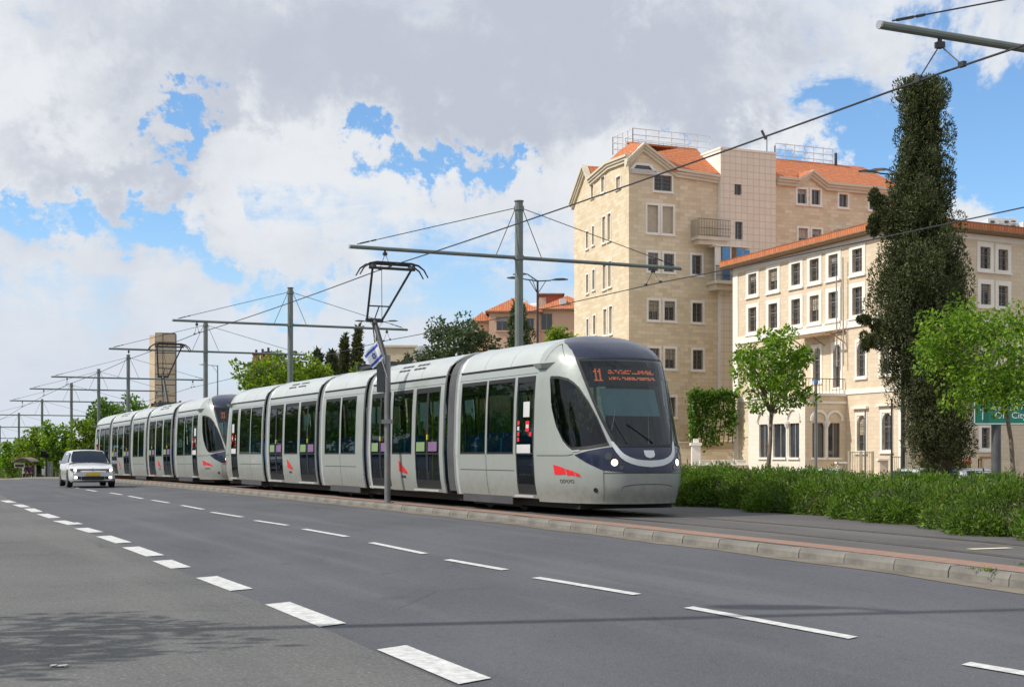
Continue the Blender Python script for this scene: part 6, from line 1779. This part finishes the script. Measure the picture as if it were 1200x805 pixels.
# ---------------- cars
M_carw = pm('white_car_paint', (.64, .66, .68), .25, var=.02, coat=.8); M_tyre = pm('tyre_rubber', (.02, .02, .02), .85, var=.1); M_rimc = pm('alloy_rim', (.35, .36, .37), .35, .8, var=.08)
M_carglass = pm('car_glass', (.010, .020, .038), .08, var=.1, spec=.25, coat=0)
M_carlamp = pm('lit_car_lamp', (.9, .88, .8), .2, var=0, emis=(1, .90, .68), estr=5.0); M_plate = pm('yellow_plate', (.75, .50, .04), .5, var=.05); M_orange = pm('amber_lens', (.8, .3, .05), .3, var=.05)
def build_car(label, group, lit=True):
    T = thing('hatchback_car', label, 'car', group=group)
    # half sections: x station, list of (y,z) from sill centre up to centre line on top
    W2 = .885
    def hood(x): return float(np.interp(x, [-2.1, -2.0, -1.7, -1.0, .6, 1.0, 1.55, 1.95, 2.12], [.70, .90, .97, .97, .96, .93, .84, .74, .60]))
    def half(x): return W2 * float(np.interp(x, [-2.12, -2.0, -1.6, 1.2, 1.7, 1.95, 2.12], [.82, .94, 1, 1, .99, .95, .84]))
    xs = [-2.12, -2.08, -2.0, -1.8, -1.5, -1.0, -.5, 0, .5, .8, 1.1, 1.4, 1.65, 1.85, 2.0, 2.08, 2.13]
    rows = []
    for x in xs:
        w, h = half(x), hood(x); b = float(np.interp(abs(x), [0, 1.8, 2.13], [.20, .20, .28]))
        s = [(0, b), (w * .9, b), (w * .985, b + .08), (w, .48), (w * .995, .62), (w * .97, h - .10), (w * .90, h - .03), (w * .55, h + .015), (0, h + .03)]
        rows.append([Vector((x, y, z)) for y, z in s] + [Vector((x, -y, z)) for y, z in s[::-1][1:]])
    m = MB(); m.grid(rows); m.poly(rows[0]); m.poly(rows[-1][::-1]); bd = m.build('body', M_carw, T, True); fix_normals(bd); auto_smooth(bd, 38)
    # greenhouse
    g = [(-2.0, .93, .78, .02), (-1.75, .96, .80, .36), (-1.45, .97, .80, .45), (-.6, .97, .80, .49), (.0, .97, .80, .485), (.35, .96, .80, .43), (1.0, .92, .78, .03)]
    rows = []
    for x, zb, w, rise in g:
        top = .60 if rise > .3 else .72
        s = [(w, zb - .02), (w - (w - top) * .55, zb + rise * .72), (top + .02, zb + rise * .93), (top * .6, zb + rise * 1.01), (0, zb + rise * 1.03)]
        rows.append([Vector((x, y, z)) for y, z in s] + [Vector((x, -y, z)) for y, z in s[::-1][1:]])
    m = MB(); m.grid(rows); cb = m.build('cabin', M_carw, T, True); fix_normals(cb); auto_smooth(cb, 45)
    # glazing
    m = MB(); m.grid([[Vector((.97, y * .69, .965 - .0 * y * y)) + Vector((.03, 0, .02)) for y in (-1, -.5, 0, .5, 1)], [Vector((.68, y * .66, 1.19 + .02 * (1 - y * y))) + Vector((.03, 0, .02)) for y in (-1, -.5, 0, .5, 1)], [Vector((.38, y * .565, 1.385 + .03 * (1 - y * y))) + Vector((.02, 0, .02)) for y in (-1, -.5, 0, .5, 1)]]); m.build('windshield', M_carglass, cb, True)
    m = MB(); m.grid([[Vector((-2.02, y * .66, 1.0)) for y in (-1, 0, 1)], [Vector((-1.80, y * .56, 1.34)) for y in (-1, 0, 1)]]); m.build('rear_window', M_carglass, cb)
    for s in (1, -1):
        for (a, b, c, e) in ((-1.6, -.55, -1.45, -.5), (-.48, .82, -.45, .42)):
            m = MB(); m.poly([(a, s * .805, .985), (b, s * .805, .985), (e, s * .675, 1.355), (c, s * .675, 1.355)]); m.build('side_window', M_carglass, cb)
        m = MB(); m.obox((.72, s * 1.0, .98), (.07, 0, 0), (0, .11, 0), (0, 0, .065)); m.bar((.74, s * .84, .95), (.72, s * .95, .96), .05); m.build('wing_mirror', M_carw, T)
        pts = [(2.11, s * .48, .62), (2.02, s * .82, .63), (1.94, s * .84, .735), (2.05, s * .50, .72)]
        m = MB(); m.prism([Vector(p) for p in pts], (.05, s * .012, .005)); hl = fix_normals(m.build('headlight', M_lens, T))
        m = MB(); m.disc((2.095, s * .66, .675), (1, s * .25, .2), .050, 14, .045); m.build('bulb', M_carlamp if lit else M_lampglass, hl)
        m = MB(); m.obox((2.115, s * .64, .40), (.03, 0, 0), (0, .05, 0), (0, 0, .032)); m.build('fog_lamp', M_carlamp if lit else M_lampglass, T); m = MB(); m.poly([(2.145, s * .44, .43), (2.115, s * .74, .46), (2.115, s * .74, .33), (2.145, s * .44, .32)]); m.build('fog_lamp_housing', M_black, T)
        m = MB(); m.poly([(1.83, s * .875, .66), (1.70, s * .895, .68), (1.70, s * .895, .74), (1.82, s * .875, .74)]); m.build('indicator', M_orange, T)
        m = MB(); m.obox((-2.08, s * .62, .78), (.04, 0, 0), (0, .18, 0), (0, 0, .08)); m.build('tail_lamp', M_red, T)
        for x in (1.32, -1.28):
            m = MB(); n = 24; rr = [(.0, .20), (.31, .20), (.325, .10), (.31, .0), (.21, .0)]
            m.grid([[Vector((x + r * math.cos(2 * PI * k / n), s * (.890 - w), .325 + r * math.sin(2 * PI * k / n))) for k in range(n + 1)] for r, w in rr]); wh = m.build('wheel', M_tyre, T, True)
            m = MB(); m.disc((x, s * .880, .325), (0, s, 0), .205, 20, .012); m.build('rim', M_rimc, wh)
            m = MB(); m.disc((x, s * .878, .335), (0, s, 0), .365, 24, .004); m.build('wheel_arch', M_tyre, T)
    def face(name, y0, y1, z0, z1, x, mat, curve=.12):
        m = MB(); m.grid([[Vector((x - curve * (y / .8) ** 2, y, z)) for y in np.linspace(y0, y1, 9)] for z in (z0, z1)]); return m.build(name, mat, T)
    gr = face('grille', -.52, .52, .655, .725, 2.115, M_black); face('lower_intake', -.60, .60, .30, .44, 2.165, M_black); face('bumper_lip', -.75, .75, .24, .262, 2.175, M_lampd)
    m = MB(); m.grid([[Vector((2.122 - .12 * (y / .8) ** 2, y, .69 + dz)) for y in np.linspace(-.52, .52, 9)] for dz in (-.008, .008)]); m.build('grille_bar', M_chrome, gr)
    m = MB()
    n = 20
    for k in range(n):
        a, e = 2 * PI * k / n, 2 * PI * (k + 1) / n; m.poly([Vector((2.13, r * math.cos(t), .695 + r * math.sin(t))) for r, t in ((.062, a), (.062, e), (.050, e), (.050, a))])
    for (p, q) in (((-.03, .045), (-.0, -.045)), ((.03, .045), (.0, -.045)), ((-.035, -.0), (-.018, -.045)), ((.035, .0), (.018, -.045))): m.bar((2.131, p[0], .695 + p[1]), (2.131, q[0], .695 + q[1]), .012, .004)
    m.build('badge', M_chrome, gr); 
    m = MB(); m.obox((2.15, 0, .52), (.01, 0, 0), (0, .26, 0), (0, 0, .058)); m.build('number_plate', M_plate, T)
    return T
car = build_car('white hatchback with lit headlights and yellow plate driving toward the camera', 'white cars')
ca = math.atan2(-RT.y, -RT.x); fx = gp(101, 571.6); cc = Vector((fx.x, fx.y, 0)) + RT * 1.32
cc = Vector((-16.55, 55.2, 0)) + RT * 1.1
car.location = (cc.x, cc.y, grade(cc.x, cc.y) + .008); car.rotation_euler = (0, 0, ca)
pcars = [('white parked car whose roof shows over the hedge before the portico', 968, 62.5, ARM + .15), ('white parked car behind the cypress trunk', 1092, 62, ARM + .1), ('white parked car between the cypress and the green sign', 1146, 61, ARM + .1)]
for lab, px, d, rz in pcars:
    c = copy_tree(car); c['label'] = lab; b = groundpt(px, d); c.location = (b.x, b.y, zat(547.5, d) - 1.49); c.rotation_euler = (0, 0, rz)
    for ch in c.children:
        for ch in list(ch.children) + [ch]:
          if ch.name.split('.')[0] in ('bulb', 'fog_lamp'):
            me = ch.data.copy(); me.materials.clear(); me.materials.append(M_lampglass); ch.data = me

# ---------------- people
M_skin = pm('skin', (.45, .27, .19), .6, var=.06); M_hair = pm('dark_hair', (.02, .016, .013), .6, var=.2)
def person(label, loc, rz, pose, cloth, trousers, group=None):
    """one skinned body; pose = dict of joints in metres, local, facing -y"""
    J = pose; E = [('pel', 'spine'), ('spine', 'chest'), ('chest', 'neck'), ('neck', 'head'), ('head', 'crown')]
    for s in ('l', 'r'):
        E += [('chest', 'sh' + s), ('sh' + s, 'el' + s), ('el' + s, 'wr' + s), ('wr' + s, 'pa' + s), ('pel', 'hip' + s), ('hip' + s, 'kn' + s), ('kn' + s, 'an' + s), ('an' + s, 'toe' + s)]
        for k in range(4): E.append(('pa' + s, 'f%d%s' % (k, s)))
        E.append(('wr' + s, 'th' + s))
    R = {'pel': .145, 'spine': .135, 'chest': .15, 'neck': .058, 'head': .088, 'crown': .075, 'sh': .068, 'el': .046, 'wr': .030, 'pa': .032, 'hip': .10, 'kn': .062, 'an': .042, 'toe': .038, 'th': .011, 'f': .009}
    J = dict(J)
    for s in ('l', 'r'):
        w, e = Vector(J['wr' + s]), Vector(J['el' + s]); d = (w - e).normalized(); sd = Vector((1, 0, 0)) * (.3 if s == 'l' else -.3)
        J['pa' + s] = tuple(w + d * .08); J['th' + s] = tuple(w + d * .06 + Vector((0, -.045, 0)))
        for k in range(4): J['f%d%s' % (k, s)] = tuple(w + d * (.165 + (.01, .02, .014, -.01)[k]) + Vector((0, (k - 1.5) * .021, 0)))
    names = list(J); idx = {n: i for i, n in enumerate(names)}
    me = bpy.data.meshes.new('person_body'); me.from_pydata([J[n] for n in names], [(idx[a], idx[b]) for a, b in E], [])
    o = bpy.data.objects.new('tmp', me); COL.objects.link(o)
    o.modifiers.new('skin', 'SKIN'); 
    bm = bmesh.new(); bm.from_mesh(me); sl = bm.verts.layers.skin.verify()
    for v, n in zip(bm.verts, names):
        k = n if n in R else ('f' if n[0] == 'f' else n[:-1]); r = R[k]; v[sl].radius = (r * (1.25 if k in ('pel', 'chest', 'spine') else 1), r * (.85 if k in ('pel', 'chest', 'spine') else 1)); v[sl].use_root = (n == 'pel')
    bm.to_mesh(me); bm.free()
    o.modifiers.new('sub', 'SUBSURF').levels = 2
    dg = bpy.context.evaluated_depsgraph_get(); body = bpy.data.meshes.new_from_object(o.evaluated_get(dg)); bpy.data.objects.remove(o, do_unlink=True)
    body.materials.clear()
    for mt in (cloth, trousers, M_skin): body.materials.append(mt)
    nz = J['neck'][2]; pz = J['pel'][2]
    hands = [Vector(J['pa' + s]) for s in 'lr']; feet = [Vector(J['kn' + s]) for s in 'lr']
    for p in body.polygons:
        c = p.center; p.use_smooth = True
        if c.z > nz + .02 or any((c - h).length < .13 for h in hands): p.material_index = 2
        elif c.z < pz - .02: p.material_index = 1
        else: p.material_index = 0
    T = thing('person', label, 'person', loc, rz, group); obj('person_body', body, T)
    hc = Vector(J['head']) * .45 + Vector(J['crown']) * .55
    m = MB(); rows = []
    for i in range(7):
        th = PI * .62 * i / 6; rows.append([hc + Vector((.098 * math.sin(th) * math.cos(a), .016 + .108 * math.sin(th) * math.sin(a), .112 * math.cos(th) + (.03 if math.sin(a) < -.3 and i > 3 else 0))) for a in [2 * PI * k / 14 for k in range(15)]])
    m.grid(rows); m.build('hair', M_hair, T, True)
    m = MB(); m.tube([hc + Vector((0, -.085, -.05)), hc + Vector((0, -.112, -.075))], [.012, .016], 6); m.build('nose', M_skin, T)
    for s in (1, -1):
        m = MB(); m.disc(hc + Vector((.034 * s, -.092, -.035)), (0, -1, 0), .011, 8, .004); m.build('eye', M_black, T); m = MB(); m.obox(hc + Vector((.088 * s, .0, -.05)), (.012, 0, 0), (0, .02, 0), (0, 0, .03)); m.build('ear', M_skin, T)
    m = MB(); m.obox(hc + Vector((0, -.090, -.105)), (.024, 0, 0), (0, .006, 0), (0, 0, .006)); m.build('mouth', M_red, T)
STAND = dict(pel=(0, 0, .96), spine=(0, 0, 1.14), chest=(0, 0, 1.36), neck=(0, -.01, 1.50), head=(0, -.02, 1.60), crown=(0, -.01, 1.72), shl=(.18, 0, 1.42), ell=(.24, .03, 1.14), wrl=(.25, -.06, .90), shr=(-.18, 0, 1.42), elr=(-.24, .03, 1.14), wrr=(-.25, -.06, .90),
             hipl=(.09, 0, .90), knl=(.10, -.04, .50), anl=(.10, .03, .08), toel=(.11, -.12, .04), hipr=(-.09, 0, .90), knr=(-.10, .02, .50), anr=(-.10, .08, .08), toer=(-.11, -.07, .04))
SIT = dict(pel=(0, .05, .50), spine=(0, .08, .68), chest=(0, .08, .90), neck=(0, .06, 1.04), head=(0, .04, 1.14), crown=(0, .05, 1.26), shl=(.18, .08, .96), ell=(.24, .05, .70), wrl=(.14, -.18, .62), shr=(-.18, .08, .96), elr=(-.24, .05, .70), wrr=(-.14, -.18, .62),
           hipl=(.09, .02, .50), knl=(.12, -.40, .50), anl=(.12, -.42, .08), toel=(.13, -.56, .04), hipr=(-.09, .02, .50), knr=(-.12, -.40, .50), anr=(-.12, -.42, .08), toer=(-.13, -.56, .04))
M_cl1 = pm('dark_green_shirt', (.03, .05, .035), .8, var=.1); M_cl2 = pm('dark_jacket', (.03, .028, .035), .8, var=.1); M_cl3 = pm('plum_shirt', (.13, .05, .12), .8, var=.1); M_tr = pm('dark_trousers', (.02, .022, .03), .8, var=.1)
for px, lab, mt, rz in ((844.5, 'dark-haired person in dark green walking past the low wall', M_cl1, .9), (854.5, 'dark-haired person in dark jacket walking behind another by the low wall', M_cl2, 1.0)):
    d = 92.0; b = groundpt(px, d); person(lab, (b.x, b.y, zat(541.5, d) - 1.80), rz, STAND, mt, M_tr, 'people walking by the low wall')

# ---------------- bus shelter with seated people, traffic light
def shelter():
    d = 112.0; b = groundpt(38, d); zb = zat(562.5, d); b.z = min(b.z, zb); T = thing('bus_shelter', 'small bus shelter with brown canopy, sign board and glass panel', 'bus shelter', (b.x, b.y, b.z))
    X = lambda px: (px - 600) / F * d - b.x; Z = lambda py: zat(py, d) - b.z
    m = MB(); rows = []
    for i in range(9):
        f = i / 8; rows.append([Vector((X(20) + (X(41) - X(20)) * f, y, Z(545) + .55 * math.sin(PI * (.15 + .7 * f)))) for y in (-1.0, 1.0)])
    m.grid(rows); a = m.build('canopy', M_brownr, T); md = a.modifiers.new('thick', 'SOLIDIFY'); md.thickness = .08
    m = MB(); m.box(X(23), X(33), -1.06, -1.0, Z(547), Z(543.3)); s = m.build('sign_board', M_black, T)
    m = MB(); m.box(X(23) - .05, X(33) + .05, -1.0, -.96, Z(547.6), Z(542.9)); m.build('board_frame', M_trim, s)
    for px, mt in ((24.5, M_trim), (39, M_trim), (46, M_dgrey), (50.5, M_trim)):
        m = MB(); m.box(X(px) - .05, X(px) + .05, .5, .6, -.2, Z(546)); m.build('post', mt, T)
    m = MB(); m.box(X(40), X(46), .52, .56, .2, Z(545)); m.build('glass_panel', M_shgl, T)
    m = MB(); m.box(X(26), X(38), .1, .5, .42, .48); m.box(X(27), X(27.6), .2, .4, 0, .42); m.box(X(36.5), X(37), .2, .4, 0, .42); m.build('bench', M_dgrey, T)
    m = MB(); m.box(X(46.5), X(50), .45, .5, .4, .9); m.build('litter_bin', M_trim, T)
    return T, X, b
M_brownr = pm('brown_canopy', (.20, .15, .13), .7, var=.1); M_shgl = glass_mat('shelter_glass', (.35, .5, .45), .6, .05, 1.0)
ST, SX, sb = shelter()
for px, lab, mt in ((30, 'seated person in dark clothes at the bus shelter', M_cl2), (34.5, 'seated person in plum shirt at the bus shelter', M_cl3)):
    person(lab, (sb.x + SX(px), sb.y + .25, sb.z), 0, SIT, mt, M_tr, 'people waiting in the bus shelter')
def traffic_light():
    d = 104.0; b = groundpt(54, d); T = thing('traffic_light', 'black traffic light on a dark post beside the bus shelter', 'traffic light', b)
    Z = lambda py: zat(py, d) - b.z; X = lambda px: (px - 600) / F * d - b.x
    m = MB(); m.tube([(0, 0, -.3), (0, 0, Z(528))], .07, 8); m.build('pole', M_lampd, T)
    for px, y0, y1 in ((51, 536, 528.5), (57, 536, 531.5)):
        m = MB(); m.box(X(px) - .14, X(px) + .14, -.25, -.05, Z(y0), Z(y1)); h = m.build('signal_head', M_black, T)
        for k in range(3):
            z = Z(y0) + (Z(y1) - Z(y0)) * (k + .5) / 3; q = MB(); q.tube([(X(px), -.25, z), (X(px), -.38, z)], .08, 8, False); q.build('hood', M_lampd, h)
    m = MB(); m.box(X(55.5), X(60.5), .0, .25, 0, Z(541)); c = m.build('control_cabinet', M_postg, T)
    m = MB(); m.box(X(56.3), X(59.8), -.01, .0, .2, Z(543.5)); m.build('cabinet_door', M_lampg, c)
traffic_light()
# kerb and pavement at the end of the street, beyond the crest
M_pav = pm('pale_pavement', (.34, .32, .28), .85, var=.15, scale=.8)
def far_pavement():
    m = MB(); a = groundpt(-60, 108); b = groundpt(64, 101); c = groundpt(90, 125); e = groundpt(-90, 140)
    P = [Vector((p.x, p.y, p.z + .10)) for p in (a, b, c, e)]; m.prism(P, (0, 0, -.5)); tag(fix_normals(m.build('pavement', M_pav)), kind='structure')
far_pavement()
# litter on the asphalt and a bird at the cypress
c = gp(70, 782); T = thing('litter', 'small crumpled white litter lying on the worn asphalt', 'litter', c + Vector((0, 0, .006)))
m = MB(); m.grid([[Vector((-.055 + .022 * i, -.022 + .022 * j, .004 + .005 * ((i * 7 + j * 5) % 3))) for i in range(6)] for j in range(3)]); m.build('paper', M_decalw, T)
m = MB(); m.grid([[Vector((-.05 + .025 * i, -.028 + .012 * j, .004 + .006 * ((i + j) % 2))) for i in range(5)] for j in range(2)]); m.build('card', M_brown, T)
def bird():
    d = 58.0; p = pt(1055, 117.5, d); T = thing('bird', 'small dark bird perched at the left of the cypress top', 'bird', p)
    me = MB(); pts = [(-.24, 0, .10), (-.14, 0, .03), (-.02, 0, -.02), (.10, 0, -.03), (.26, 0, -.13)]; rr = [.012, .055, .075, .05, .012]
    me.tube([Vector((q[0], q[1], q[2] - .0)) for q in pts], rr, 8); me.build('bird_body', M_lampd, T, True)
    b = MB(); b.tube([(-.22, 0, .10), (-.17, 0, .11), (-.12, 0, .07)], [.02, .045, .03], 8); b.build('head', M_lampd, T, True)
    b = MB(); b.tube([(-.22, 0, .11), (-.27, 0, .105)], [.014, .003], 5); b.build('beak', M_dgrey, T)
bird()
